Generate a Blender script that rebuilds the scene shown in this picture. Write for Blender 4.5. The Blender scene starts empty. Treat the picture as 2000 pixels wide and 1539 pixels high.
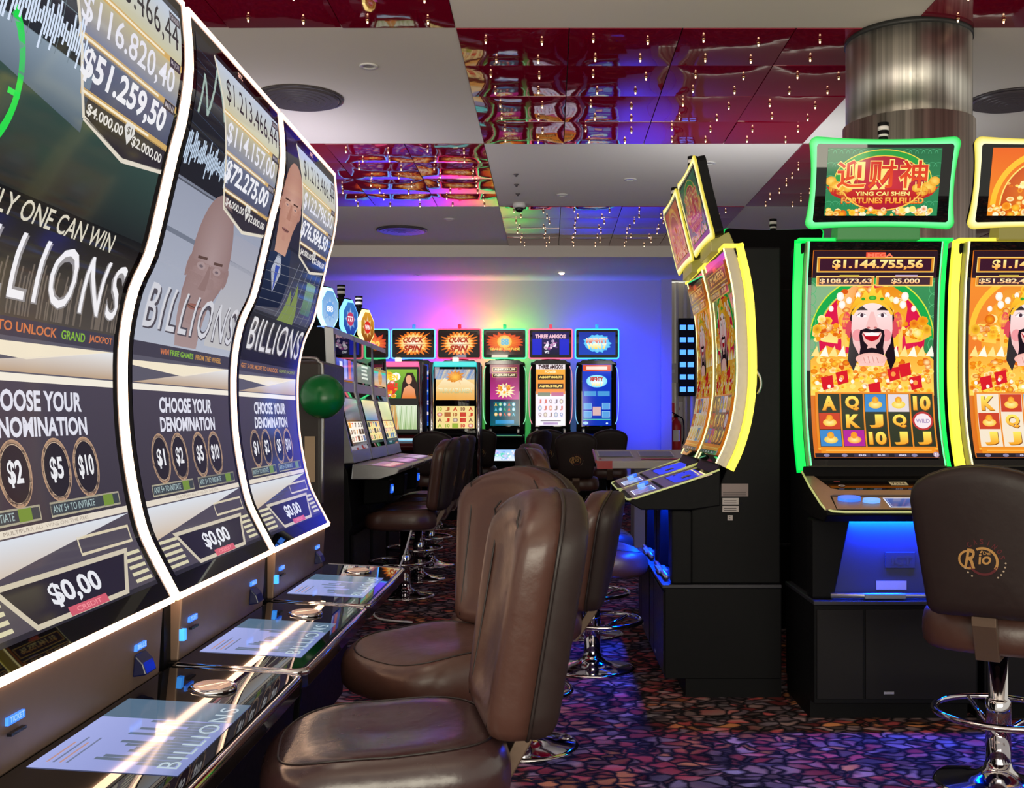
import bpy, math, random
import numpy as np
from mathutils import Vector, Matrix
from mathutils.geometry import tessellate_polygon
R = math.radians
random.seed(7)
sc = bpy.context.scene
COL = bpy.data.collections.new('casino'); sc.collection.children.link(COL)

# ------------------------------------------------------------------ camera, light, exposure
F = 2090.0; CX, CY = 1075.0, 815.0; H = 1.2          # focal length and principal point in pixels of the 2000 x 1539 frame
cam_d = bpy.data.cameras.new('camera'); cam = bpy.data.objects.new('camera', cam_d); COL.objects.link(cam)
cam.location = (0, 0, H); cam.rotation_euler = (R(90), 0, 0)
cam_d.sensor_width = 36; cam_d.lens = F / 2000 * 36
cam_d.shift_x = (1000 - CX) / 2000; cam_d.shift_y = (CY - 769.5) / 2000
cam_d.clip_start = .02
sc.camera = cam
sc.view_settings.view_transform = 'Standard'; sc.view_settings.look = 'None'
sc.view_settings.gamma = 1; sc.view_settings.use_curve_mapping = False
sc.view_settings.exposure = 0.0
w = bpy.data.worlds.new('world'); sc.world = w; w.use_nodes = True
w.node_tree.nodes['Background'].inputs[0].default_value = (.95, .93, .80, 1)
w.node_tree.nodes['Background'].inputs[1].default_value = 0.85

def area(name, loc, rot, sx, sy, col, power, spread=180):
    l = bpy.data.lights.new(name, 'AREA'); l.shape = 'RECTANGLE'; l.size = sx; l.size_y = sy
    l.color = col; l.energy = power; l.spread = R(spread)
    o = bpy.data.objects.new(name, l); o.location = loc; o.rotation_euler = rot; COL.objects.link(o); return o
# added fill lamp behind the camera, brightens the near ceiling
area('fill_light_behind', (0.6, -2.2, 1.3), (R(125), 0, 0), 5, 1.6, (1, .93, .74), 210)
# added unseen fill lamps above the machine rows, aimed up to brighten the ceiling
area('fill_light_left', (-1.25, 2.6, 2.25), (R(150), 0, R(0)), .4, 2.2, (1, .90, .74), 62)
area('fill_light_far_left', (-1.75, 8.0, 2.1), (R(160), R(-20), 0), .4, 2.0, (.90, .84, 1), 20)
area('fill_light_far_right', (1.7, 7.6, 2.2), (R(155), 0, 0), 1.6, .5, (.86, .88, .92), 16)

# ------------------------------------------------------------------ colour + materials
def lin(c): return c / 12.92 if c <= .04045 else ((c + .055) / 1.055) ** 2.4
def hx(s, a=1.0):
    if not isinstance(s, str): return tuple(s)[:3]
    s = s.lstrip('#'); return tuple(lin(int(s[i:i+2], 16) / 255) * a for i in (0, 2, 4))
MATS = {}
def mat(name, base=(.5, .5, .5), rough=.5, metal=0, emit=None, strength=1, bump=None, ior=None, coat=0, spec=None, aniso=0):
    if name in MATS: return MATS[name]
    m = bpy.data.materials.new(name); m.use_nodes = True; nt = m.node_tree; b = nt.nodes['Principled BSDF']
    base = hx(base); b.inputs['Base Color'].default_value = (*base, 1)
    b.inputs['Roughness'].default_value = rough; b.inputs['Metallic'].default_value = metal
    if ior: b.inputs['IOR'].default_value = ior
    if spec is not None: b.inputs['Specular IOR Level'].default_value = spec
    b.inputs['Coat Weight'].default_value = coat; b.inputs['Coat Roughness'].default_value = .05
    if aniso: b.inputs['Anisotropic'].default_value = aniso
    if emit is not None:
        b.inputs['Emission Color'].default_value = (*hx(emit), 1); b.inputs['Emission Strength'].default_value = strength
    tc = nt.nodes.new('ShaderNodeTexCoord')
    n = nt.nodes.new('ShaderNodeTexNoise'); sca, dist, var = bump or (60, .0004, .06)
    n.inputs['Scale'].default_value = sca; n.inputs['Detail'].default_value = 4
    nt.links.new(tc.outputs['Object'], n.inputs['Vector'])
    if emit is None:
        bp = nt.nodes.new('ShaderNodeBump'); bp.inputs['Distance'].default_value = dist; bp.inputs['Strength'].default_value = .6
        nt.links.new(n.outputs['Fac'], bp.inputs['Height']); nt.links.new(bp.outputs['Normal'], b.inputs['Normal'])
        mr = nt.nodes.new('ShaderNodeMapRange'); mr.inputs['To Min'].default_value = max(0, rough - var); mr.inputs['To Max'].default_value = min(1, rough + var)
        nt.links.new(n.outputs['Fac'], mr.inputs['Value']); nt.links.new(mr.outputs[0], b.inputs['Roughness'])
    MATS[name] = m; return m
def attr_mat(name, emissive=True, rough=.07, strength=1.0, spec=.5):
    if name in MATS: return MATS[name]
    m = bpy.data.materials.new(name); m.use_nodes = True; nt = m.node_tree; b = nt.nodes['Principled BSDF']
    a = nt.nodes.new('ShaderNodeVertexColor'); a.layer_name = 'Col'
    b.inputs['Roughness'].default_value = rough; b.inputs['Specular IOR Level'].default_value = spec
    if emissive:
        b.inputs['Base Color'].default_value = (.004, .004, .005, 1)
        nt.links.new(a.outputs['Color'], b.inputs['Emission Color']); b.inputs['Emission Strength'].default_value = strength
    else: nt.links.new(a.outputs['Color'], b.inputs['Base Color'])
    MATS[name] = m; return m
SCREEN = attr_mat('screen_print', spec=.32, strength=1.08); DECAL = attr_mat('ink_print', False, .55); GLOWP = attr_mat('neon_print', True, .4, 1.0)
SCREENM = attr_mat('screen_print_satin', True, .3, 1.0, .3)
black = mat('black_powder_coat', (.0045, .0045, .0055), .5, spec=.09)
gloss = mat('black_gloss_plastic', (.006, .006, .007), .08, bump=(3, .00001, .0))
glassb = mat('black_glass', (.004, .004, .005), .015, bump=(3, .00001, .0))
# column: brushed grain and its stretched reflections, painted into the colour as streaks
_n = steel_nt = None
chrome = mat('chrome', (.60, .57, .60), .07, 1, bump=(8, .0002, .03))
steel = mat('brushed_steel', (.60, .57, .54), .46, 1)
silver = mat('silver_frame', (.42, .42, .44), .34, .85)
bronze = mat('bronze_panel', (.20, .135, .10), .45, .3, bump=(5, .001, .18))
tan = mat('tan_metal', (.40, .30, .25), .38, .6)
leather = mat('brown_leather', (.072, .031, .024), .34, bump=(26, .0022, .12), spec=.6)
leatherd = mat('dark_brown_leather', (.021, .012, .012), .5, bump=(40, .0010, .1), spec=.35)
piping = mat('leather_piping', (.016, .010, .010), .45)
bracket = mat('bracket_metal', (.17, .115, .085), .4, .5)
creamp = mat('cream_laminate', (.62, .58, .52), .45)
redp = mat('red_paint', (.55, .02, .02), .3)

# ------------------------------------------------------------------ mesh builder
def catmull(pts, n):
    P = [np.array(p, float) for p in pts]; P = [2*P[0]-P[1]] + P + [2*P[-1]-P[-2]]
    out = []
    for i in range(1, len(P)-2):
        for k in range(n):
            t = k / n; a, b, c, d = P[i-1], P[i], P[i+1], P[i+2]
            out.append(.5*((2*b)+(-a+c)*t+(2*a-5*b+4*c-d)*t*t+(-a+3*b-3*c+d)*t**3))
    out.append(P[-2]); return [tuple(p) for p in out]

class MB:
    def __init__(s): s.v = []; s.f = []
    def add(s, vs, fs):
        o = len(s.v); s.v += [tuple(map(float, p)) for p in vs]; s.f += [tuple(i + o for i in f) for f in fs]; return s
    def box(s, x0, y0, z0, x1, y1, z1):
        return s.add([(x0,y0,z0),(x1,y0,z0),(x1,y1,z0),(x0,y1,z0),(x0,y0,z1),(x1,y0,z1),(x1,y1,z1),(x0,y1,z1)],
                     [(0,3,2,1),(4,5,6,7),(0,1,5,4),(1,2,6,5),(2,3,7,6),(3,0,4,7)])
    def prism(s, poly, x0, x1):                      # poly in (y,z), extruded along x
        n = len(poly); vs = [(x0, y, z) for y, z in poly] + [(x1, y, z) for y, z in poly]
        tri = tessellate_polygon([[Vector((y, z, 0)) for y, z in poly]])
        fs = [tuple(t) for t in tri] + [tuple(i + n for i in reversed(t)) for t in tri]
        fs += [(i, (i+1) % n, (i+1) % n + n, i + n) for i in range(n)]
        return s.add(vs, fs)
    def slab(s, poly, a0, a1, ax='z'):               # poly in (x,y) extruded in z, or (x,z) extruded in y
        n = len(poly); g = (lambda p, a: (p[0], p[1], a)) if ax == 'z' else (lambda p, a: (p[0], a, p[1]))
        vs = [g(p, a0) for p in poly] + [g(p, a1) for p in poly]
        tri = tessellate_polygon([[Vector((p[0], p[1], 0)) for p in poly]])
        fs = [tuple(t) for t in tri] + [tuple(i + n for i in reversed(t)) for t in tri]
        fs += [(i, (i+1) % n, (i+1) % n + n, i + n) for i in range(n)]
        return s.add(vs, fs)
    def tube(s, pts, r, n=8, closed=False):
        P = [Vector(p) for p in pts]; m = len(P); vs = []; prev = None
        for i, p in enumerate(P):
            if closed: t = P[(i+1) % m] - P[i-1]
            else: t = P[min(i+1, m-1)] - P[max(i-1, 0)]
            t.normalize()
            if prev is None:
                a = Vector((0,0,1)) if abs(t.z) < .9 else Vector((1,0,0)); u = t.cross(a).normalized()
            else: u = (prev - t * prev.dot(t)).normalized()
            prev = u; q = t.cross(u); rr = r[i] if isinstance(r, (list, tuple)) else r
            vs += [p + (u*math.cos(2*math.pi*k/n) + q*math.sin(2*math.pi*k/n))*rr for k in range(n)]
        fs = []
        for i in range(m if closed else m-1):
            j = (i+1) % m
            fs += [(i*n+k, i*n+(k+1) % n, j*n+(k+1) % n, j*n+k) for k in range(n)]
        if not closed: fs += [tuple(range(n-1, -1, -1)), tuple((m-1)*n+k for k in range(n))]
        return s.add(vs, fs)
    def lathe(s, prof, n=32, c=(0,0,0), ax='z'):
        vs = []; m = len(prof)
        for r, z in prof:
            for k in range(n):
                a = 2*math.pi*k/n; x, y = r*math.cos(a), r*math.sin(a)
                vs.append((c[0]+x, c[1]+y, c[2]+z) if ax == 'z' else (c[0]+x, c[1]-z, c[2]+y))
        fs = []
        for i in range(m-1): fs += [(i*n+k, i*n+(k+1) % n, (i+1)*n+(k+1) % n, (i+1)*n+k) for k in range(n)]
        fs += [tuple(range(n-1, -1, -1)), tuple((m-1)*n+k for k in range(n))]
        return s.add(vs, fs)
    def sweep(s, prof, xs, n=5):                     # prof: (y,z) profile; xs: cross-section polygon of (x, depth behind the face)
        S = Surf(prof, n); m = len(xs); vs = []
        for i in range(len(S.p)):
            for x, d in xs: vs.append((x, S.p[i][0] - S.n[i][0]*d, S.p[i][1] - S.n[i][1]*d))
        k = len(S.p); fs = []
        for i in range(k-1): fs += [(i*m+j, i*m+(j+1) % m, (i+1)*m+(j+1) % m, (i+1)*m+j) for j in range(m)]
        fs += [tuple(range(m)), tuple((k-1)*m+j for j in reversed(range(m)))]
        return s.add(vs, fs)
    def mesh(s, name, m, smooth=False):
        me = bpy.data.meshes.new(name); me.from_pydata(s.v, [], s.f); me.materials.append(m)
        import bmesh
        b = bmesh.new(); b.from_mesh(me); bmesh.ops.recalc_face_normals(b, faces=b.faces); b.to_mesh(me); b.free()
        if smooth: me.polygons.foreach_set('use_smooth', [True]*len(me.polygons))
        return me
    def build(s, name, m, parent=None, smooth=False, bevel=0, auto=None):
        me = s.mesh(name, m, smooth or auto is not None)
        if auto is not None: me.set_sharp_from_angle(angle=R(auto))
        o = bpy.data.objects.new(name, me); COL.objects.link(o)
        if parent: o.parent = parent
        if bevel:
            bm = o.modifiers.new('bevel', 'BEVEL'); bm.width = bevel; bm.segments = 2; bm.limit_method = 'ANGLE'; bm.angle_limit = R(40)
        return o
def B(*a): return MB().box(*a)

class Surf:
    """curved face: u along x, v along the arc of a (y,z) profile; n points at the player (-y)"""
    def __init__(s, prof, n=6, x0=0):
        s.x0 = x0; s.p = catmull(prof, n) if n > 1 else list(prof); P = np.array(s.p); T = np.gradient(P, axis=0)
        T /= np.linalg.norm(T, axis=1)[:, None]; s.n = [(-t[1], t[0]) for t in T]; s.P = P; s.N = np.array(s.n)
        s.d = np.r_[0, np.cumsum(np.hypot(*np.diff(P, axis=0).T))]; s.L = s.d[-1]
    def at(s, u, v, off=0):
        y = np.interp(v, s.d, s.P[:, 0]); z = np.interp(v, s.d, s.P[:, 1])
        ny = np.interp(v, s.d, s.N[:, 0]); nz = np.interp(v, s.d, s.N[:, 1])
        if v < 0: y += v*(-nz)*-1 * 0; 
        return (s.x0 + u, y + ny*off, z + nz*off)

# ------------------------------------------------------------------ flat print (lettering, screens) as thin coloured geometry
GL = {}
def glyphs(txt, bold=0.0, space=1.0):
    k = (txt, bold, space)
    if k in GL: return GL[k]
    cu = bpy.data.curves.new('text', 'FONT'); cu.body = txt; cu.resolution_u = 3; cu.offset = bold; cu.space_character = space
    o = bpy.data.objects.new('text', cu); COL.objects.link(o)
    dg = bpy.context.evaluated_depsgraph_get(); me = bpy.data.meshes.new_from_object(o.evaluated_get(dg))
    vs = [(v.co.x, v.co.y) for v in me.vertices]; me.calc_loop_triangles(); ts = [tuple(t.vertices) for t in me.loop_triangles]
    bpy.data.objects.remove(o); bpy.data.curves.remove(cu); bpy.data.meshes.remove(me)
    if not vs: vs = [(0, 0), (1, 1)]
    a = np.array(vs); GL[k] = (a, ts); return GL[k]

class Print:
    def __init__(s, xf=None): s.t = []; s.L = 0; s.xf = xf or (lambda x, y: (x, y)); s.g = 1.0
    def up(s, n=1): s.L += n; return s
    def tri(s, pts, cols): s.t.append((s.L, [s.xf(*p) for p in pts], [tuple(x*s.g for x in c) for c in cols]))
    def poly(s, pts, c, c2=None):                    # c at the first y, c2 at the last y of the shape
        c = hx(c); tri = tessellate_polygon([[Vector((p[0], p[1], 0)) for p in pts]])
        if c2 is not None:
            c2 = hx(c2); ys = [p[1] for p in pts]; a, b = min(ys), max(ys)
            cs = [tuple(c[i] + (c2[i]-c[i])*(p[1]-a)/(b-a+1e-9) for i in range(3)) for p in pts]
        else: cs = [c]*len(pts)
        for t in tri: s.tri([pts[i] for i in t], [cs[i] for i in t])
        return s
    def rect(s, x0, y0, x1, y1, c, c2=None): return s.poly([(x0,y0),(x1,y0),(x1,y1),(x0,y1)], c, c2)
    def frame(s, x0, y0, x1, y1, t, c, ty=None):
        ty = ty or t
        s.rect(x0,y0,x1,y0+ty,c); s.rect(x0,y1-ty,x1,y1,c); s.rect(x0,y0+ty,x0+t,y1-ty,c); return s.rect(x1-t,y0+ty,x1,y1-ty,c)
    def ell(s, cx, cy, rx, ry, c, n=16, c2=None):
        pts = [(cx+rx*math.cos(2*math.pi*k/n), cy+ry*math.sin(2*math.pi*k/n)) for k in range(n)]
        c = hx(c); c2 = hx(c2) if c2 is not None else c
        for k in range(n): s.tri([(cx, cy), pts[k], pts[(k+1) % n]], [c2, c, c])
        return s
    def arc(s, cx, cy, rx, ry, t, c, a0=0, a1=360, n=28, ty=None):
        c = hx(c); ty = ty or t
        for k in range(n):
            a, b = R(a0+(a1-a0)*k/n), R(a0+(a1-a0)*(k+1)/n)
            q = [(cx+(rx)*math.cos(a), cy+ry*math.sin(a)), (cx+rx*math.cos(b), cy+ry*math.sin(b)),
                 (cx+(rx-t)*math.cos(b), cy+(ry-ty)*math.sin(b)), (cx+(rx-t)*math.cos(a), cy+(ry-ty)*math.sin(a))]
            s.tri(q[:3], [c]*3); s.tri([q[0], q[2], q[3]], [c]*3)
        return s
    def line(s, pts, wd, c):
        c = hx(c)
        for (x0, y0), (x1, y1) in zip(pts, pts[1:]):
            d = math.hypot(x1-x0, y1-y0) or 1; nx, ny = -(y1-y0)/d*wd/2, (x1-x0)/d*wd/2
            q = [(x0+nx,y0+ny),(x1+nx,y1+ny),(x1-nx,y1-ny),(x0-nx,y0-ny)]
            s.tri(q[:3], [c]*3); s.tri([q[0], q[2], q[3]], [c]*3)
        return s
    def star(s, cx, cy, rx, ry, n, c, c2=None, inner=.55, jit=.25):
        pts = []
        for k in range(2*n):
            a = math.pi*k/n; f = (1 - jit*random.random()) if k % 2 == 0 else inner
            pts.append((cx+rx*f*math.cos(a), cy+ry*f*math.sin(a)))
        c = hx(c); c2 = hx(c2) if c2 is not None else c
        for k in range(2*n): s.tri([(cx, cy), pts[k], pts[(k+1) % (2*n)]], [c2, c, c])
        return s
    def text(s, txt, x0, y0, x1, y1, c, bold=0.0, c2=None, space=1.0, shear=0.0, slope=0.0):
        a, ts = glyphs(txt, bold, space); mn, mx = a.min(0), a.max(0); g = (a-mn)/np.maximum(mx-mn, 1e-6)
        if ',' in txt or 'g' in txt or 'p' in txt: pass
        c = hx(c); c2 = hx(c2) if c2 is not None else c
        P = [(x0+(x1-x0)*(p[0]+shear*(p[1]-.5)), y0+(y1-y0)*p[1]+slope*p[0]) for p in g]
        C = [tuple(c[i]+(c2[i]-c[i])*p[1] for i in range(3)) for p in g]
        for t in ts: s.tri([P[i] for i in t], [C[i] for i in t])
        return s
    def textarc(s, txt, cx, cy, r, size, c, a0, a1, bold=.02):
        n = len(txt)
        for k, ch in enumerate(txt):
            if ch == ' ': continue
            a, ts = glyphs(ch, bold); mn, mx = a.min(0), a.max(0); g = (a-mn)/np.maximum(mx-mn, 1e-6)
            th = R(a0+(a1-a0)*k/(n-1)); wd = size*.62 if ch != 'I' else size*.15
            P = []
            for p in g:
                lx, ly = (p[0]-.5)*wd, r + p[1]*size
                P.append((cx + math.cos(th)*ly + math.sin(th)*lx, cy + math.sin(th)*ly - math.cos(th)*lx))
            cc = hx(c)
            for t in ts: s.tri([P[i] for i in t], [cc]*3)
        return s
    def coins(s, x0, y0, x1, y1, n, r, cols, asp=1.0):
        for k in range(n):
            x, y = random.uniform(x0, x1), random.uniform(y0, y1); rr = r*random.uniform(.5, 1.2); c = random.choice(cols)
            s.up(k % 6 == 0); s.ell(x, y, rr, rr*asp*random.uniform(.5, 1), c, 8, random.choice(cols))
        return s.up()
    def build(s, name, surf, parent, m=SCREEN, off=.0008, step=.00012, bands=None, clip=None):
        """surf: Surf (curved) or a function (u,v,off)->xyz"""
        tris = s.t
        if isinstance(surf, Surf): bands = list(surf.d); fn = surf.at
        else: fn = surf
        V = []; Cc = []; Fs = []
        def cut(P, C, v, keep_hi):
            o, oc = [], []
            for i in range(len(P)):
                a, b = P[i], P[(i+1) % len(P)]; ca, cb = C[i], C[(i+1) % len(P)]
                ia = (a[1] >= v) if keep_hi else (a[1] <= v); ib = (b[1] >= v) if keep_hi else (b[1] <= v)
                if ia: o.append(a); oc.append(ca)
                if ia != ib:
                    t = (v-a[1])/(b[1]-a[1]); o.append((a[0]+(b[0]-a[0])*t, v)); oc.append(tuple(ca[i]+(cb[i]-ca[i])*t for i in range(3)))
            return o, oc
        def cutx(P, C, v, hi):
            P2 = [(p[1], p[0]) for p in P]; o, oc = cut(P2, C, v, hi); return [(p[1], p[0]) for p in o], oc
        for L, P, C in tris:
            if clip:
                for v, hi in ((clip[0], True), (clip[2], False)):
                    if P: P, C = cutx(P, C, v, hi)
                for v, hi in ((clip[1], True), (clip[3], False)):
                    if P: P, C = cut(P, C, v, hi)
                if len(P) < 3: continue
            pieces = [(P, C)]
            if bands:
                lo, hi = min(p[1] for p in P), max(p[1] for p in P); pieces = []
                i0 = max(0, int(np.searchsorted(bands, lo, 'right'))-1); cur = (P, C)
                for k in range(i0+1, len(bands)-1):
                    if bands[k] >= hi: break
                    a = cut(*cur, bands[k], False); cur = cut(*cur, bands[k], True)
                    if len(a[0]) > 2: pieces.append(a)
                if len(cur[0]) > 2: pieces.append(cur)
            for P2, C2 in pieces:
                b = len(V); V += [fn(p[0], p[1], off + L*step) for p in P2]; Cc += C2; Fs.append(tuple(range(b, b+len(P2))))
        me = bpy.data.meshes.new(name); me.from_pydata([tuple(map(float, v)) for v in V], [], Fs); me.materials.append(m)
        ca = me.color_attributes.new('Col', 'FLOAT_COLOR', 'POINT')
        arr = np.ones((len(V), 4), dtype=np.float32); arr[:, :3] = np.array(Cc); ca.data.foreach_set('color', arr.ravel())
        if isinstance(surf, Surf):
            # consistent normals towards the player so the glass reflects smoothly
            me.polygons.foreach_set('use_smooth', [True]*len(me.polygons))
            ys = np.array([v[2] for v in V]); ny = np.interp(ys, surf.P[:, 1], surf.N[:, 0]); nz = np.interp(ys, surf.P[:, 1], surf.N[:, 1])
            me.update(); me.normals_split_custom_set_from_vertices([(0, float(a), float(b)) for a, b in zip(ny, nz)])
        o = bpy.data.objects.new(name, me); COL.objects.link(o)
        if parent: o.parent = parent
        return o
def flat(o, ux, uv):
    """flat print plane: origin, u axis, v axis"""
    o, ux, uv = Vector(o), Vector(ux).normalized(), Vector(uv).normalized(); n = ux.cross(uv)
    return lambda u, v, off: tuple(o + ux*u + uv*v + n*off)

def tag(o, label, cat, group=None):
    o['label'] = label; o['category'] = cat
    if group: o['group'] = group
    return o
def thing(name, label, cat, loc=(0,0,0), rz=0, group=None):
    o = bpy.data.objects.new(name, None); COL.objects.link(o); o.location = loc; o.rotation_euler = (0, 0, rz)
    o.empty_display_size = .1
    return tag(o, label, cat, group)
def struct(o): o['kind'] = 'structure'; return o
def dup(root, loc, rz, label=None, scale=None):
    r = root.copy(); COL.objects.link(r); r.location = loc; r.rotation_euler = (0, 0, rz)
    if label: r['label'] = label
    for ch in [c for c in COL.objects if c.parent == root]:
        c = ch.copy(); COL.objects.link(c); c.parent = r
        for g in [x for x in COL.objects if x.parent == ch]:
            d = g.copy(); COL.objects.link(d); d.parent = c
    return r

def streak(m):  # vertical streaks in base colour stand for reflections on brushed steel
    nt = m.node_tree; b = nt.nodes['Principled BSDF']; tc = nt.nodes.new('ShaderNodeTexCoord'); mp = nt.nodes.new('ShaderNodeMapping'); mp.inputs['Scale'].default_value = (9, 9, .04)
    n = nt.nodes.new('ShaderNodeTexNoise'); n.inputs['Scale'].default_value = 2.2; n.inputs['Detail'].default_value = 5; n.inputs['Roughness'].default_value = .65
    nt.links.new(tc.outputs['Object'], mp.inputs[0]); nt.links.new(mp.outputs[0], n.inputs['Vector'])
    r = nt.nodes.new('ShaderNodeValToRGB'); r.color_ramp.elements[0].position = .36; r.color_ramp.elements[0].color = (.26, .24, .22, 1); r.color_ramp.elements[1].position = .66; r.color_ramp.elements[1].color = (.95, .90, .84, 1)
    nt.links.new(n.outputs['Fac'], r.inputs[0]); nt.links.new(r.outputs[0], b.inputs['Base Color'])
streak(steel)

# ================================================================== SETTING
CH = 3.26; CH2 = 3.13; YW = 15.1; YS = 12.83
def carpet_mat():
    m = bpy.data.materials.new('leaf_pattern_carpet'); m.use_nodes = True; nt = m.node_tree; N = nt.nodes; L = nt.links; b = N['Principled BSDF']
    tc = N.new('ShaderNodeTexCoord'); mp = N.new('ShaderNodeMapping'); mp.inputs['Scale'].default_value = (.85, 1.15, 1); L.new(tc.outputs['Object'], mp.inputs[0])
    wn = N.new('ShaderNodeTexNoise'); wn.inputs['Scale'].default_value = 9; L.new(mp.outputs[0], wn.inputs['Vector'])
    mx = N.new('ShaderNodeMix'); mx.data_type = 'VECTOR'; mx.inputs[0].default_value = .10; L.new(mp.outputs[0], mx.inputs[4]); L.new(wn.outputs['Color'], mx.inputs[5])
    v1 = N.new('ShaderNodeTexVoronoi'); v1.inputs['Scale'].default_value = 19; L.new(mx.outputs[1], v1.inputs['Vector'])
    v2 = N.new('ShaderNodeTexVoronoi'); v2.feature = 'DISTANCE_TO_EDGE'; v2.inputs['Scale'].default_value = 19; L.new(mx.outputs[1], v2.inputs['Vector'])
    sep = N.new('ShaderNodeSeparateColor'); L.new(v1.outputs['Color'], sep.inputs[0])
    big = N.new('ShaderNodeTexNoise'); big.inputs['Scale'].default_value = 2.2; big.inputs['Detail'].default_value = 2; L.new(tc.outputs['Object'], big.inputs['Vector'])
    ad = N.new('ShaderNodeMath'); ad.operation = 'MULTIPLY_ADD'; ad.inputs[1].default_value = .35; L.new(sep.outputs[0], ad.inputs[0])
    m2 = N.new('ShaderNodeMath'); m2.operation = 'MULTIPLY'; m2.inputs[1].default_value = 1.15; L.new(big.outputs['Fac'], m2.inputs[0]); L.new(m2.outputs[0], ad.inputs[2])
    cr = N.new('ShaderNodeValToRGB'); L.new(ad.outputs[0], cr.inputs[0]); e = cr.color_ramp
    e.elements[0].position = .45; e.elements[0].color = (.20, .17, .19, 1); e.elements[1].position = .98; e.elements[1].color = (.42, .16, .06, 1)
    for p, c in ((.58, (.10, .07, .09)), (.70, (.27, .17, .16)), (.80, (.34, .06, .06)), (.88, (.26, .035, .04))):
        x = e.elements.new(p); x.color = (*c, 1)
    ed = N.new('ShaderNodeMapRange'); ed.inputs['From Min'].default_value = .05; ed.inputs['From Max'].default_value = .22; L.new(v2.outputs['Distance'], ed.inputs['Value'])
    mc = N.new('ShaderNodeMix'); mc.data_type = 'RGBA'; L.new(ed.outputs[0], mc.inputs[0]); mc.inputs[6].default_value = (.012, .009, .012, 1); L.new(cr.outputs[0], mc.inputs[7])
    fz = N.new('ShaderNodeTexNoise'); fz.inputs['Scale'].default_value = 260; L.new(tc.outputs['Object'], fz.inputs['Vector'])
    bp = N.new('ShaderNodeBump'); bp.inputs['Distance'].default_value = .004; L.new(fz.outputs['Fac'], bp.inputs['Height']); L.new(bp.outputs[0], b.inputs['Normal'])
    sh = N.new('ShaderNodeMapRange'); sh.inputs['To Min'].default_value = .35; sh.inputs['To Max'].default_value = 2.0; L.new(sep.outputs[1], sh.inputs['Value'])
    mm = N.new('ShaderNodeVectorMath'); mm.operation = 'SCALE'; L.new(mc.outputs[2], mm.inputs[0]); L.new(sh.outputs[0], mm.inputs['Scale']); L.new(mm.outputs[0], b.inputs['Base Color']); b.inputs['Roughness'].default_value = .95; b.inputs['Specular IOR Level'].default_value = .1
    return m
XL, XR = -5.3, 6.7
floor = struct(B(XL-.1, -3, -.05, XR+.1, YW+.1, 0).build('floor', carpet_mat()))
plaster = mat('painted_ceiling', (.80, .75, .70), .8, bump=(14, .0015, .05))
wallm = mat('painted_wall', (.50, .48, .54), .8, bump=(14, .0015, .05))
# main ceiling: plain squares with recessed bays for the mirror-red squares
xs = [-7.7, -5.3, -2.9, -.5, 1.9, 4.3, 6.7]; ys = [-1.54, .86, 3.26, 5.66, 8.05, 10.45, 12.83]
cm = MB()
for i in range(1, 6):
    for j in range(6):
        x0, x1, y0, y1 = xs[i], xs[i+1], ys[j], ys[j+1]
        red = (i + j) % 2 == 0 if True else 0
        if red: cm.box(x0, y0, CH+.05, x1, y1, CH+.12)
        else: cm.box(x0+.0, y0, CH, x1, y1, CH+.12)
ceiling = struct(cm.build('ceiling', plaster))
redtile = mat('mirror_red_panel', (.27, .001, .026), .035, ior=2.3, bump=(1.6, .004, .01))
tm = MB(); n = 8; s6 = .594
vs = []; fs = []
for a in range(n+1):
    for b in range(n+1):
        x, y = (a/n-.5)*s6, (b/n-.5)*s6; e = (1-abs(2*a/n-1)**6)*(1-abs(2*b/n-1)**6)
        vs.append((x, y, -.0075*max(0, math.sin(math.pi*a/n))*max(0, math.sin(math.pi*b/n))**.7 - .0008*math.sin(3*a/n*math.pi)*e))
for a in range(n):
    for b in range(n): fs.append((a*(n+1)+b, a*(n+1)+b+1, (a+1)*(n+1)+b+1, (a+1)*(n+1)+b))
k = len(vs); vs += [(x, y, .03) for x, y in ((-s6/2,-s6/2),(s6/2,-s6/2),(s6/2,s6/2),(-s6/2,s6/2))]
c0, c1, c2, c3 = 0, n*(n+1), (n+1)**2-1, n
edge = [[a*(n+1) for a in range(n+1)], [n*(n+1)+b for b in range(n+1)], [a*(n+1)+n for a in range(n, -1, -1)], [b for b in range(n, -1, -1)]]
for q, E_ in enumerate(edge): fs.append(tuple(E_) + (k+(q+1) % 4, k+q))
fs.append((k, k+1, k+2, k+3))
tile_me = tm.add(vs, fs).mesh('ceiling_tile', redtile, True); tile_me.set_sharp_from_angle(angle=R(40))
brass = mat('brass_bulb_holder', (.7, .45, .25), .25, 1)
bm_ = MB().lathe([(.012, .0), (.009, -.006), (.005, -.012), (.004, -.022)], 8)
bulb_me = bm_.mesh('bulb', brass, True)
glowb = mat('bulb_glow', (1, .8, .6), .4, emit=(1, .60, .34), strength=3.2)
bulb_me.materials.append(glowb)
nb = len(bulb_me.polygons)
for i_, p_ in enumerate(bulb_me.polygons):
    if p_.center.z < -.0125 or all(bulb_me.vertices[v].co.z < -.0119 for v in p_.vertices): p_.material_index = 1
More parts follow.
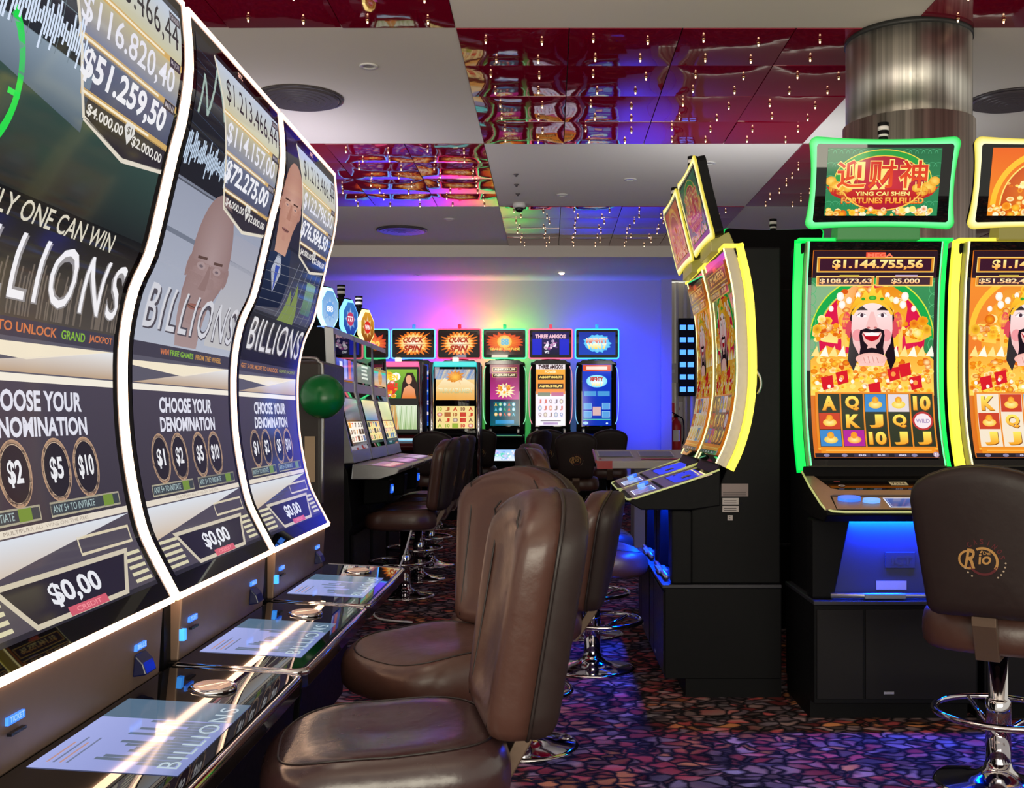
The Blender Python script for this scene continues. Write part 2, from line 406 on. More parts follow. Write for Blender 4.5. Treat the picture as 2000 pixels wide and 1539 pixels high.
for i in range(1, 6):
    for j in range(2, 6):
        if (i + j) % 2: continue
        if i == 1 and j < 4: continue
        for a in range(4):
            for b in range(4):
                x, y = xs[i]+.3+.6*a, ys[j]+.3+.5975*b
                o = bpy.data.objects.new('ceiling_tile', tile_me); COL.objects.link(o); o.parent = ceiling
                o.location = (x, y, CH-.004); o.rotation_euler = (random.gauss(0, .004), random.gauss(0, .004), 0)
                if x < -3.2 or x > 4.5: continue
                for p, (bx, by) in enumerate(((-.15, -.17), (.16, -.13), (-.12, .14), (.14, .16))):
                    q = bpy.data.objects.new('bulb', bulb_me); COL.objects.link(q); q.parent = o
                    q.location = (bx+random.uniform(-.03, .03), by+random.uniform(-.02, .02), -.008)
bulkhead = struct(B(XL, YS, CH2, XR, YW+.1, CH+.12).build('trim_1', plaster))
edge_m = mat('chrome_edge_strip', (.7, .68, .7), .2, 1)
struct(B(XL, YS-.012, CH2-.01, XR, YS, CH2+.01).build('trim_2', plaster))
struct(B(XL-.1, YW, 0, 1.55, YW+.1, CH2).build('wall_back', wallm))
struct(B(1.55, YW-.12, 0, 1.70, YW+.1, CH2).build('trim_3', wallm))
struct(B(1.70, YW+.25, 0, XR+.1, YW+.35, CH2).build('wall_right', mat('beige_wall', (.52, .47, .42), .8)))
struct(B(XL-.1, 7.5, 0, XL, YW+.1, CH+.1).build('wall_left', wallm))
struct(B(XR, 7.5, 0, XR+.1, YW+.35, CH+.1).build('wall_side', wallm))
struct(B(XL, YW-.02, 0, 1.55, YW, .1).build('baseboard_back', black))
for x in (1.80, 1.92, 2.02):
    pp = MB().tube([(x, YW+.15, 0), (x, YW+.15, CH2-.01)], .03, 10).build('wall_pipe', creamp, None, True)
    tag(pp, {1.80: 'beige vertical pipe closest to the blue-lit wall corner', 1.92: 'middle vertical pipe on the beige wall behind the fire extinguisher', 2.02: 'beige vertical pipe farthest from the blue-lit wall corner'}[x], 'pipe', 'vertical pipes by the far wall')

# diffusers, downlights, dome camera
dmat = mat('diffuser_dark_plastic', (.09, .075, .09), .3)
def diffuser(x, y, r, label):
    t = thing('air_diffuser', label, 'air vent', (x, y, CH), 0, 'round air vents in the ceiling')
    MB().lathe([(r, 0), (r*1.0, -.012), (r*.93, -.014), (r*.91, 0)], 40).build('rim', mat('diffuser_rim', (.06, .05, .06), .35), t, True)
    MB().lathe([(r*.92, -.001), (r*.92, -.003), (0.001, -.004)], 32).build('throat', mat('void_black', (.005, .005, .005), .9), t)
    for k in range(6):
        q = r*(.92-.145*k)
        MB().lathe([(q, -.004), (q+.002, -.006), (q-.012*r/.27, -.024-.003*k), (q-.015*r/.27, -.024-.003*k)], 36).build('vane', dmat, t, True)
diffuser(-1.61, 6.89, .275, 'round dark slatted air vent nearest the tall curved screens')
diffuser(-1.63, 11.75, .28, 'round dark slatted air vent farther back, above the row of lit cabinets')
diffuser(2.99, 6.94, .27, 'round dark slatted air vent right of the steel column')
wplast = mat('white_plastic', (.75, .73, .72), .4)
def downlight(x, y, z, label, on=False):
    t = thing('downlight', label, 'ceiling light', (x, y, z), 0, 'small recessed ceiling lights')
    MB().lathe([(.055, 0), (.055, -.006), (.035, -.008), (.034, 0)], 24).build('rim', wplast, t, True)
    MB().lathe([(.034, -.002), (.032, -.016), (.018, -.028), (.0005, -.031)] if on else [(.034, -.002), (.0005, -.0025)], 20).build('lens', mat('lit_lens', (1, .8, .5), .4, emit=(1, .72, .42), strength=22) if on else mat('unlit_lens', (.3, .29, .3), .2), t)
    return t
for x, y, z, l, on in ((-1.065, 6.27, CH, 'unlit white downlight left of the largest red ceiling square', 0), (-1.05, 11.1, CH, 'unlit pinkish downlight beside the far round air vent', 0),
        (.11, 9.9, CH, 'unlit downlight right of the dome camera', 0), (.69, 9.26, CH, 'unlit downlight midway between dome camera and curved toppers', 0),
        (1.285, 8.66, CH, 'unlit downlight just above the tallest yellow-edged topper', 0),
        (-2.12, 14.0, CH2, 'small unlit downlight at the left in the lower ceiling', 0), (-1.8, 14.5, CH2, 'small unlit downlight in the middle of the lower ceiling', 0)):
    downlight(x, y, z-.001, l)
downlight(.15, 14.25, CH2-.001, 'small glowing warm downlight in the lower ceiling before the far wall', True)
sp = bpy.data.lights.new('downlight_lamp', 'SPOT'); sp.energy = 12; sp.color = (1, .75, .5); sp.spot_size = R(90); sp.shadow_soft_size = .03
so = bpy.data.objects.new('downlight_lamp', sp); so.location = (.15, 14.25, CH2-.03); COL.objects.link(so)
t = thing('dome_camera', 'small white dome security camera at the corner of the plain ceiling square', 'camera', (-.30, 10.3, CH))
MB().lathe([(.06, 0), (.062, -.03), (.05, -.045)], 24).build('housing', wplast, t, True)
MB().lathe([(.042, -.045), (.04, -.065), (.028, -.082), (.008, -.088), (.0005, -.089)], 20).build('dome', gloss, t, True)
for x, y, l in ((-.29, 9.06, 'tiny dark sprinkler dot on the ceiling, farthest above the dome camera'), (-.30, 9.46, 'tiny dark sprinkler dot on the ceiling, middle one above the dome camera'), (-.30, 9.85, 'tiny dark sprinkler dot on the ceiling, right above the dome camera')):
    tag(MB().lathe([(.022, 0), (.022, -.004), (.012, -.010), (.009, -.022), (.0005, -.023)], 14, (x, y, CH-.0005)).build('sprinkler', mat('sprinkler_metal', (.2, .18, .18), .4, .8), None, True), l, 'sprinkler', 'small dots on the ceiling by the dome camera')

# steel column
t = thing('steel_column', 'round brushed steel column rising behind the green-framed slot machine', 'column', (1.945, 5.82, 0))
MB().lathe([(.345, 0), (.345, 2.78), (.33, 2.785), (.325, 2.79)], 64).build('lower_sleeve', steel, t, True)
MB().lathe([(.328, 2.785), (.328, CH-.002)], 64).build('upper_sleeve', steel, t, True)
MB().lathe([(.335, CH-.03), (.335, CH-.001)], 64).build('collar', mat('dark_gap', (.02, .02, .02), .5), t, True)

# fire extinguisher with its red sign; blue light board; switch box
ex = (1.78, YW+.08)
t = thing('fire_extinguisher', 'red fire extinguisher on the wall right of the blue-lit wall', 'extinguisher', (*ex, .72))
MB().lathe([(.02, 0), (.072, .01), (.078, .04), (.078, .36), (.06, .42), (.03, .45), (.025, .48)], 28).build('cylinder', redp, t, True)
MB().lathe([(.035, .48), (.03, .51), (.012, .53)], 16).build('valve', black, t, True)
MB().tube([(0, 0, .52), (-.05, 0, .55), (-.09, -.01, .52)], .008).build('lever', black, t, True)
MB().tube(catmull([(.03, 0, .5), (.10, -.02, .44), (.11, -.02, .2), (.09, -.02, .1)], 5), .009).build('hose', black, t, True)
B(-.045, -.081, .14, .045, -.076, .30).build('paper_label', wplast, t)
B(-.05, .0, .3, .05, .17, .34).build('wall_hook', silver, t)
t = thing('wall_sign', 'red and white sign plate above the fire extinguisher', 'sign', (1.80, YW+.23, 1.28))
B(-.14, -.01, -.14, .14, .01, .14).build('plate', wplast, t)
p = Print(); p.rect(-.13, -.13, .13, .13, '#b8232c').up().rect(.0, -.13, .13, .13, '#d8d2d0').up().poly([(-.11, -.08), (-.03, -.08), (-.07, .03)], '#e8e0dc').text('$', .02, .02, .06, .07, '#a02028')
p.build('printed_symbols', flat((0, -.011, 0), (1, 0, 0), (0, 0, 1)), t, DECAL)
t = thing('switch_box', 'pale switch box on the beige wall between the pipes', 'switch box', (1.74, YW+.14, 1.83))
B(-.11, -.03, -.14, .11, .03, .14).build('cover', creamp, t, bevel=.008); B(-.03, -.04, .0, .03, -.03, .05).build('switch', wplast, t)
t = thing('light_board', 'tall black board with two columns of glowing blue rectangles', 'light panel', (1.93, YW+.02, 1.5))
B(-.12, 0, 0, .12, .08, 1.1).build('board', black, t, bevel=.01)
bluel = mat('blue_lamp', (.1, .4, 1), .3, emit=(.07, .30, 1), strength=1.6)
for c in range(2):
    for r_ in range(6): B(-.10+c*.11, -.008, .06+r_*.175, -.015+c*.11, 0, .13+r_*.175).build('lamp_window', bluel, t)

# ================================================================== STOOLS
def superell(a, b, n, k=40):
    o = []
    for i in range(k):
        t_ = 2*math.pi*i/k; c, s_ = math.cos(t_), math.sin(t_)
        o.append((a*math.copysign(abs(c)**(2/n), c), b*math.copysign(abs(s_)**(2/n), s_)))
    return o
def make_stool(worn=False):
    t = thing('bar_stool', '', 'stool', group='padded brown swivel stools with round chrome bases')
    MB().lathe([(.205, 0), (.205, .006), (.19, .012), (.12, .022), (.07, .036), (.045, .056), (.040, .075)], 40).build('base', chrome, t, True)
    MB().lathe([(.040, .06), (.040, .27), (.036, .28), (.030, .285), (.030, .445)], 24).build('pole', chrome, t, True)
    fr = MB().tube([(.205*math.cos(a), .03+.205*math.sin(a), .23) for a in np.linspace(0, 2*math.pi, 37)[:-1]], .011, 8, True)
    fr.build('foot_ring', chrome, t, True)
    for a in (50, 130, 270): MB().tube([(.03*math.cos(R(a)), .03*math.sin(R(a)), .17), (.195*math.cos(R(a)), .03+.195*math.sin(R(a)), .228)], .008, 8).build('ring_spoke', chrome, t, True)
    B(-.09, -.09, .440, .09, .09, .458).build('seat_plate', black, t)
    # seat cushion
    def top(x, y): return .016*(abs(x)/.22)**2.2 + .012*max(0, -y/.2) - .028*max(0, (y-.05)/.18)**2 - .008*math.exp(-((x/.1)**2+(y/.1)**2))
    rings = [(.30, .478), (.80, .478), (.93, .486), (.985, .505), (1.0, .54), (.995, .575), (.965, .604), (.90, .622), (.80, .632), (.62, .637), (.42, .638), (.2, .638), (.02, .638)]
    k = 44; out = superell(.228, .240, 3.2, k); vs = []
    for s_, z in rings:
        for x, y in out:
            X, Y = x*s_, y*s_; up_ = max(0, (z-.56)/.078); vs.append((X, Y+.02, .455+(z-.478)*.82+top(X, Y)*min(1, up_)))
    m = len(rings); fs = [(i*k+j, i*k+(j+1) % k, (i+1)*k+(j+1) % k, (i+1)*k+j) for i in range(m-1) for j in range(k)]
    fs += [tuple(range(k-1, -1, -1)), tuple((m-1)*k+j for j in range(k))]
    seat = MB().add(vs, fs).build('seat', leather_worn if worn else leather, t, True)
    sm = MB().tube([(x*.86, y*.86+.02, .5775+top(x*.86, y*.86)*.9) for x, y in out], .0022, 5, True); sm.build('seam', piping, seat, True)
    # backrest: shield outline, padded front with side bolsters, flatter shell behind
    def half(z):                                     # half width over height 0..1
        return np.interp(z, [0, .015, .05, .3, .6, .76, .83, .88, .93, .965, .99, 1], [.135, .155, .168, .184, .203, .211, .206, .190, .152, .108, .055, .0])
    zs = [0, .015, .05, .12, .2, .3, .4, .5, .6, .68, .76, .80, .83, .855, .88, .905, .93, .95, .965, .98, .99, 1]
    outl = [(half(z), z) for z in zs]; outl = outl + [(-x, z) for x, z in reversed(outl[:-1])]
    kk = len(outl); cz = .5; HB = .47
    def lean(x, zz): return -.232 - .075*zz/HB + .9*x*x*.55
    def ringset(layers, zc=.5):
        v = []
        for s_, d, bo in layers:
            for x, z in outl:
                X = x*s_; Z = (zc+(z-zc)*(s_*.97+.03 if s_ < 1 else s_))*HB
                bol = bo*math.exp(-((abs(X)-.15)/.035)**2) if bo else 0
                v.append((X, lean(X, Z)+d+bol, .585+Z))
        return v
    front = [(1.0, -.014, 0), (1.0, .018, 0), (.985, .040, 0), (.95, .056, .002), (.90, .062, .004), (.84, .064, .007), (.78, .061, .008), (.72, .056, .007), (.66, .052, .005), (.56, .049, .002), (.40, .047, 0), (.22, .046, 0), (.02, .046, 0)]
    v = ringset(front); m = len(front)
    f = [(i*kk+j, i*kk+(j+1) % kk, (i+1)*kk+(j+1) % kk, (i+1)*kk+j) for i in range(m-1) for j in range(kk)]
    f += [tuple(range(kk-1, -1, -1)), tuple((m-1)*kk+j for j in range(kk))]
    bk = MB().add(v, f).build('backrest', leather, t, True)
    shell = [(.985, -.010, 0), (1.0, -.030, 0), (.99, -.048, 0), (.955, -.062, 0), (.89, -.070, 0), (.78, -.073, 0), (.5, -.075, 0), (.02, -.075, 0)]
    v = ringset(shell); m = len(shell)
    f = [(i*kk+j, i*kk+(j+1) % kk, (i+1)*kk+(j+1) % kk, (i+1)*kk+j) for i in range(m-1) for j in range(kk)]
    f += [tuple(range(kk-1, -1, -1)), tuple((m-1)*kk+j for j in range(kk))]
    sh = MB().add(v, f).build('back_shell', leatherd, t, True)
    MB().tube([(x, y-.002, z) for x, y, z in ringset([(1.0, -.014, 0)])], .004, 6, True).build('piping', piping, bk, True)
    for sx in (-1, 1):
        pts = []
        for z in np.linspace(.06, .93, 22):
            x = sx*min(.128+.02*z, half(z)*.80); Z = z*HB; s_ = abs(x)/half(z); fd = sorted((l_[0], l_[1], l_[2]) for l_ in front[1:])
            d_ = np.interp(s_, [q_[0] for q_ in fd], [q_[1] for q_ in fd]) + np.interp(s_, [q_[0] for q_ in fd], [q_[2] for q_ in fd])*math.exp(-((abs(x)-.15)/.035)**2)
            pts.append((x, lean(x, Z)+d_+.001, .585+Z))
        MB().tube(pts, .0022, 5).build('seam', piping, bk, True)
    # bracket joining seat and back
    br = MB().prism([(-.05, .440), (-.05, .452), (-.18, .452), (-.242, .575), (-.247, .62), (-.277, .62), (-.272, .56), (-.20, .440)], -.036, .036)
    br.build('back_bracket', bracket, t, bevel=.003)
    # embroidered crest on the shell
    p = Print()
    g = '#b98a4e'; rr = '#5a1a22'
    p.arc(.010, -.004, .046, .046, .007, rr, 205, 335, 16)
    p.textarc('CASINOS', .006, -.004, .050, .016, rr, 128, 12)
    p.arc(.010, -.006, .043, .043, .0075, g, -35, 118, 20).up()
    p.arc(-.032, -.004, .030, .030, .0065, g, 65, 285, 16)
    p.text('R', -.040, -.030, -.008, .030, g, .02, shear=.35); p.text('i', -.003, -.016, .004, .016, g, .02, shear=.4); p.line([(.002, .019), (.008, .026)], .004, g)
    p.text('o', .006, -.016, .032, .010, g, .02, shear=.2); p.text('Del', .010, .014, .030, .024, g, .01)
    for a in range(5): p.ell(.010+.062*math.cos(R(-2-12*a)), -.006+.062*math.sin(R(-2-12*a)), .0028, .0028, '#b9a48e', 8)
    for a in range(3): p.ell(.010+.058*math.cos(R(205+15*a)), -.006+.058*math.sin(R(205+15*a)), .0028, .0028, '#b9a48e', 8)
    def onshell(u, v, off):
        X, Z = u, .56*HB*.72+v; return (X, lean(X, Z)-.0758-off, .585+Z)
    p.build('embroidered_crest', onshell, sh, DECAL, off=.0006)
    return t
leather_worn = mat('worn_leather', (.040, .018, .019), .24, bump=(34, .0012, .10), spec=.7)
st = make_stool(True)
st['label'] = 'nearest brown leather stool with a worn shiny seat, in front of the nearest curved screen'
ST = []
def face(dx, dy): return math.atan2(-dx, dy)         # local +y towards (dx,dy)

# ================================================================== TYPE C: tall S-curved screens on the left
PC = [(-.873,-.413),(-.927,-.31),(-.951,-.251),(-.972,-.158),(-.989,-.042),(-.995,.08),(-.991,.191),(-.969,.298),(-.933,.379),(-.907,.482),(-.875,.62),(-.855,.698),(-.840,.817),(-.848,.947)]
PROF_C = [(-.573-x, H+z) for x, z in PC]
WC = .845
cream = mat('cream_light_strip', (1, .9, .8), .4, emit=(1, .66, .42), strength=4.2)
cream2 = mat('pink_cream_light_strip', (1, .9, .8), .4, emit=(1, .62, .46), strength=2.4)
bluelab = mat('blue_lit_label', (.1, .4, 1), .4, emit=(.01, .12, 1), strength=.9)
def art_common(p, u0=.045, u1=.80):
    # lower game panel, shared look: (u,v) metres on the glass
    p.rect(u0, .04, u1, 1.375, '#262430').up()
    p.rect(u0, .225, u1, .505, '#37323f', '#453f4e')
    p.rect(u0, .585, u1, .62, '#3e3b4a')
    p.rect(u0, .515, u1, .585, '#565462'); p.rect(u0, .05, u1, .225, '#4b4552').up()
    p.poly([(u0, .52), (u1, .52), (u1, .582)], '#b49a80', '#dfe0e2'); p.poly([(u0, .572), (u0, .560), (.40, .545), (u1, .582)], '#e8dcc4')
    p.rect(u0, .502, u1, .517, '#e9e2d4')
    p.poly([(u0, .135), (u0, .215), (u1, .215)], '#c9b49c', '#d4d9e2')
    p.rect(u0, .218, u1, .232, '#d9cfc0'); p.text('MULTIPLIER ALL WINS ON THE REEL', .25, .222, .6, .229, '#6a5a50')
    p.frame(.52, .15, u1-.02, .19, .006, '#cfc3a8').up()
    p.text('CHOOSE YOUR', .215, .446, .635, .487, '#d8d8e4', .035); p.text('DENOMINATION', .215, .397, .655, .436, '#d8d8e4', .035)
    for cx, s_ in ((.195, '$1'), (.330, '$2'), (.495, '$5'), (.630, '$10')):
        p.ell(cx, .330, .060, .062, '#24202c', 28); p.arc(cx, .330, .062, .064, .007, '#b8957a', n=36); p.arc(cx, .330, .054, .056, .002, '#d8bca0', n=36)
        p.up(); p.text(s_, cx-(.028 if len(s_) == 2 else .036), .305, cx+(.028 if len(s_) == 2 else .036), .356, '#e2e2e6', .03); p.up(-1)
    for a, b in ((.10, .40), (.44, .77)):
        p.rect(a, .238, b, .268, '#3a4048'); p.frame(a, .238, b, .268, .004, '#b0a890'); p.up()
        p.text('ANY 5+ TO INITIATE', a+.01, .246, a+.20, .261, '#9fb4b4', .01); p.rect(b-.085, .241, b-.035, .265, '#6f8a3a'); p.up(-1)
    for k in range(5):
        p.rect(u0, .058+.016*k, .165+.0*k, .066+.016*k, '#cfc8a8'); p.rect(.70, .058+.016*k, u1-.01, .066+.016*k, '#cfc8a8')
    p.up()
    p.poly([(.235, .045), (.640, .045), (.735, .140), (.150, .140)], '#c6bca8').up()
    p.poly([(.245, .055), (.630, .055), (.708, .130), (.178, .130)], '#241f30').up()
    p.text('$0,00', .33, .068, .545, .118, '#dfe0e6', .03); p.rect(.37, .046, .54, .064, '#c8586a').up(); p.text('CREDIT', .40, .050, .51, .060, '#e88a92', .02)
    p.up(-6)
def jackpots(p, a, b, c):
    bx = .355; X = lambda v: .40-(v-1.02)*.62       # slanted left side
    p.up(2)
    def plate(v0, v1, c0, c1): p.poly([(X(v0), v0), (.805, v0), (.805, v1), (X(v1), v1)], c0, c1)
    plate(1.252, 1.362, '#c2bd9c', '#b3bfd2'); plate(1.158, 1.242, '#787e96', '#b9b090'); plate(1.068, 1.150, '#4a4e66', '#5d647c'); plate(1.02, 1.060, '#24202a', '#2c2832')
    for v in (1.247, 1.154, 1.064): 
        p.poly([(X(v)-.006, v-.007), (.81, v-.007), (.81, v+.007), (X(v)-.010, v+.007)], '#c9a463'); 
    p.up()
    for v in (1.247, 1.154, 1.064): p.poly([(X(v), v-.002), (.70, v-.002), (.70, v+.003), (X(v), v+.003)], '#eadfc6')
    p.line([(X(1.365), 1.365), (X(1.02), 1.02), (.60, .985), (.81, 1.01)], .010, '#d8d0c0')
    p.poly([(X(1.02), 1.02), (.60, .99), (.805, 1.012), (.805, 1.02)], '#2a2630')
    p.up()
    p.text(a, .275, 1.270, .785, 1.338, '#26242c', .0, space=1.05); p.text(b, .305, 1.172, .775, 1.234, '#dcdce6', .01); p.text(c, .345, 1.080, .765, 1.143, '#e4e4ea', .03)
    p.text('$4.000,00', .405, 1.026, .575, 1.050, '#d8d4d0', .02); p.text('$2.000,00', .625, 1.022, .795, 1.046, '#d8d4d0', .02)
    p.poly([(.585, 1.064), (.625, 1.064), (.632, 1.050), (.605, 1.020), (.578, 1.050)], '#d9d6d2').up(); p.text('$1', .592, 1.040, .618, 1.058, '#4a4648', .02)
    for v, s_ in ((1.345, 'GRAND'), (1.243, 'MAJOR'), (1.150, 'MINI')):
        p.rect(.735, v-.010, .80, v+.010, '#3a3640').up(); p.text(s_, .742, v-.006, .793, v+.006, '#a8a0a8', .01)
    p.up(-5)
def art_head(p, cx, v0, v1, wd, skin, skin2, dark):
    vc = (v0+v1)/2; hh = (v1-v0)/2
    p.ell(cx, vc+hh*.15, wd, hh*.85, skin, 32, skin2).poly([(cx-wd*.92, vc+hh*.1), (cx+wd*.92, vc+hh*.1), (cx+wd*.55, v0), (cx-wd*.55, v0)], skin2, skin).up()
    for sx in (-1, 1):
        e = cx+sx*wd*.42; p.ell(e, vc+hh*.05, wd*.22, hh*.05, skin2, 12); p.line([(e-wd*.25, vc+hh*.14), (e+wd*.22, vc+hh*.16)], hh*.035, dark)
        p.ell(cx+sx*wd*1.0, vc+hh*.0, wd*.10, hh*.14, skin, 10)
    p.up()
    for sx in (-1, 1): p.ell(cx+sx*wd*.42, vc+hh*.045, wd*.10, hh*.018, '#6a5c62', 10)
    p.poly([(cx-wd*.05, vc+hh*.08), (cx+wd*.07, vc+hh*.08), (cx+wd*.20, vc-hh*.24), (cx-wd*.20, vc-hh*.24)], skin); p.ell(cx, vc-hh*.47, wd*.34, hh*.04, '#8a5a52', 14); p.up()
    p.line([(cx-wd*.36, vc-hh*.46), (cx, vc-hh*.48), (cx+wd*.36, vc-hh*.45)], hh*.015, dark); p.up(-3)
def waves(p, u0, u1, v, n, amp, c):
    r_ = random.Random(5)
    for k in range(n):
        u = u0+(u1-u0)*k/n; a = amp*r_.uniform(.2, 1); p.rect(u, v-a*r_.uniform(.3, 1), u+(u1-u0)/n*.7, v+a, c)
def art_c(kind):
    p = Print(); art_common(p); u0, u1 = .045, .80; p.g = 1.0; p.up(1)
    if kind == 1:
        p.rect(u0, 1.09, u1, 1.375, '#20242c', '#343a44'); p.rect(u0, .82, u1, 1.09, '#14181e', '#34504a'); p.rect(u0, .62, u1, .84, '#4a4440', '#101014'); p.up()
        p.poly([(u0, 1.10), (u0, 1.03), (.40, .99), (.40, 1.10)], '#4a5a68', '#8090a0')
        for k in range(7): p.line([(u0, 1.10+.04*k), (.35, 1.10+.04*k)], .002, '#6a7880'); p.line([(u0+.05*k, 1.09), (u0+.05*k, 1.37)], .002, '#6a7880')
        p.arc(.06, 1.0, .11, .13, .018, '#16d048', -60, 70, 14, .02); p.rect(.13, .985, .17, .995, '#1ed850').up()
        waves(p, u0, .36, 1.13, 34, .055, '#cfdcf0')
        p.text('ONLY ONE CAN WIN', .09, .795, .66, .835, '#cfc9b8', .01)
        r_ = random.Random(3)
        for k in range(60): u = r_.uniform(u0, u1); p.rect(u, .625, u+.006, .66+.07*r_.random(), '#6a6058')
        p.up(); p.text('BILLIONS', .055, .650, .795, .775, '#8e8a8c', .03, space=1.25); p.up(); p.text('BILLIONS', .052, .653, .792, .778, '#e8e6ea', .0, space=1.25)
        p.text('PLAY MORE TO UNLOCK', .07, .594, .52, .613, '#c8744a', .02); p.text('GRAND', .54, .594, .65, .613, '#7fae3c', .02); p.text('JACKPOT', .67, .594, .79, .613, '#c8744a', .02)
        p.up(-5); jackpots(p, '$1.213.466,44', '$116.820,40', '$51.259,50')
    elif kind == 2:
        p.rect(u0, 1.02, u1, 1.375, '#141722', '#181a22'); p.rect(u0, .62, u1, 1.03, '#a9aebc', '#8e94a6'); p.up()
        p.line([(u0, .90), (u1, .885)], .012, '#6f7584'); p.poly([(.55, .64), (.55, .97), (u1, .97), (u1, .64)], '#b9b7b9', '#9a9cac')
        for k in range(9): p.line([(u0, 1.10+.03*k), (.40, 1.08+.03*k)], .0015, '#3a4458')
        p.line([(u0+.03, 1.19), (.10, 1.29), (.14, 1.20), (.20, 1.33), (.27, 1.22), (.30, 1.30)], .012, '#9db0a8')
        p.up(); art_head(p, .40, .625, 1.05, .155, '#8a706e', '#a08a8a', '#5a4440')
        waves(p, u0, .40, 1.10, 34, .05, '#b9cbe0'); p.up(4)
        p.text('BILLIONS', .085, .652, .795, .765, '#4a4650', .035, space=1.2); p.up(); p.text('BILLIONS', .081, .656, .791, .769, '#c9c9d0', .0, space=1.2)
        p.text('WIN', .22, .596, .28, .611, '#c8744a', .02); p.text('FREE GAMES', .29, .596, .47, .611, '#7fae3c', .02); p.text('FROM THE WHEEL', .49, .596, .72, .611, '#b8884a', .02)
        p.up(-7); jackpots(p, '$1.213.466,44', '$114.157,00', '$72.275,00')
    else:
        p.rect(u0, 1.02, u1, 1.375, '#1c1c26', '#20202a'); p.rect(u0, .78, u1, 1.03, '#484a58', '#20242e'); p.rect(u0, .62, u1, .79, '#14141a', '#2a2c34'); p.up()
        p.poly([(u0, .80), (u0, .98), (.28, 1.02), (.34, .92), (.30, .82)], '#1c2238', '#2a3450'); p.poly([(.10, .93), (.17, .86), (.22, .93), (.16, 1.02)], '#c8ccd8').up()
        art_head(p, .16, .99, 1.29, .125, '#a87868', '#c09482', '#4a3430'); p.poly([(.14, .95), (.17, .86), (.19, .95)], '#3048a0')
        for k in range(6): p.line([(.30+.09*k, .79), (.44+.07*k, 1.0)], .003, '#8a8c98'); p.line([(u0, .80+.03*k), (u1, .82+.035*k)], .002, '#6a6c78')
        p.rect(.60, .83, .74, .95, '#4a6a50', '#7a9a70'); p.poly([(.34, .78), (.40, .90), (.44, .84), (.48, .93), (.56, .78)], '#7a8a50'); p.up(4)
        p.text('BILLIONS', .095, .655, .79, .765, '#6a6668', .035, space=1.1); p.up(); p.text('BILLIONS', .091, .659, .786, .769, '#d5d3d6', .0, space=1.1)
        p.text('GET 5 OR MORE TO UNLOCK', .06, .596, .52, .611, '#b87a4a', .02); p.text('GRAND JACKPOT', .54, .596, .78, .611, '#86904a', .02)
        p.up(-7); jackpots(p, '$1.213.466,44', '$122.796,50', '$76.584,50')
    return p
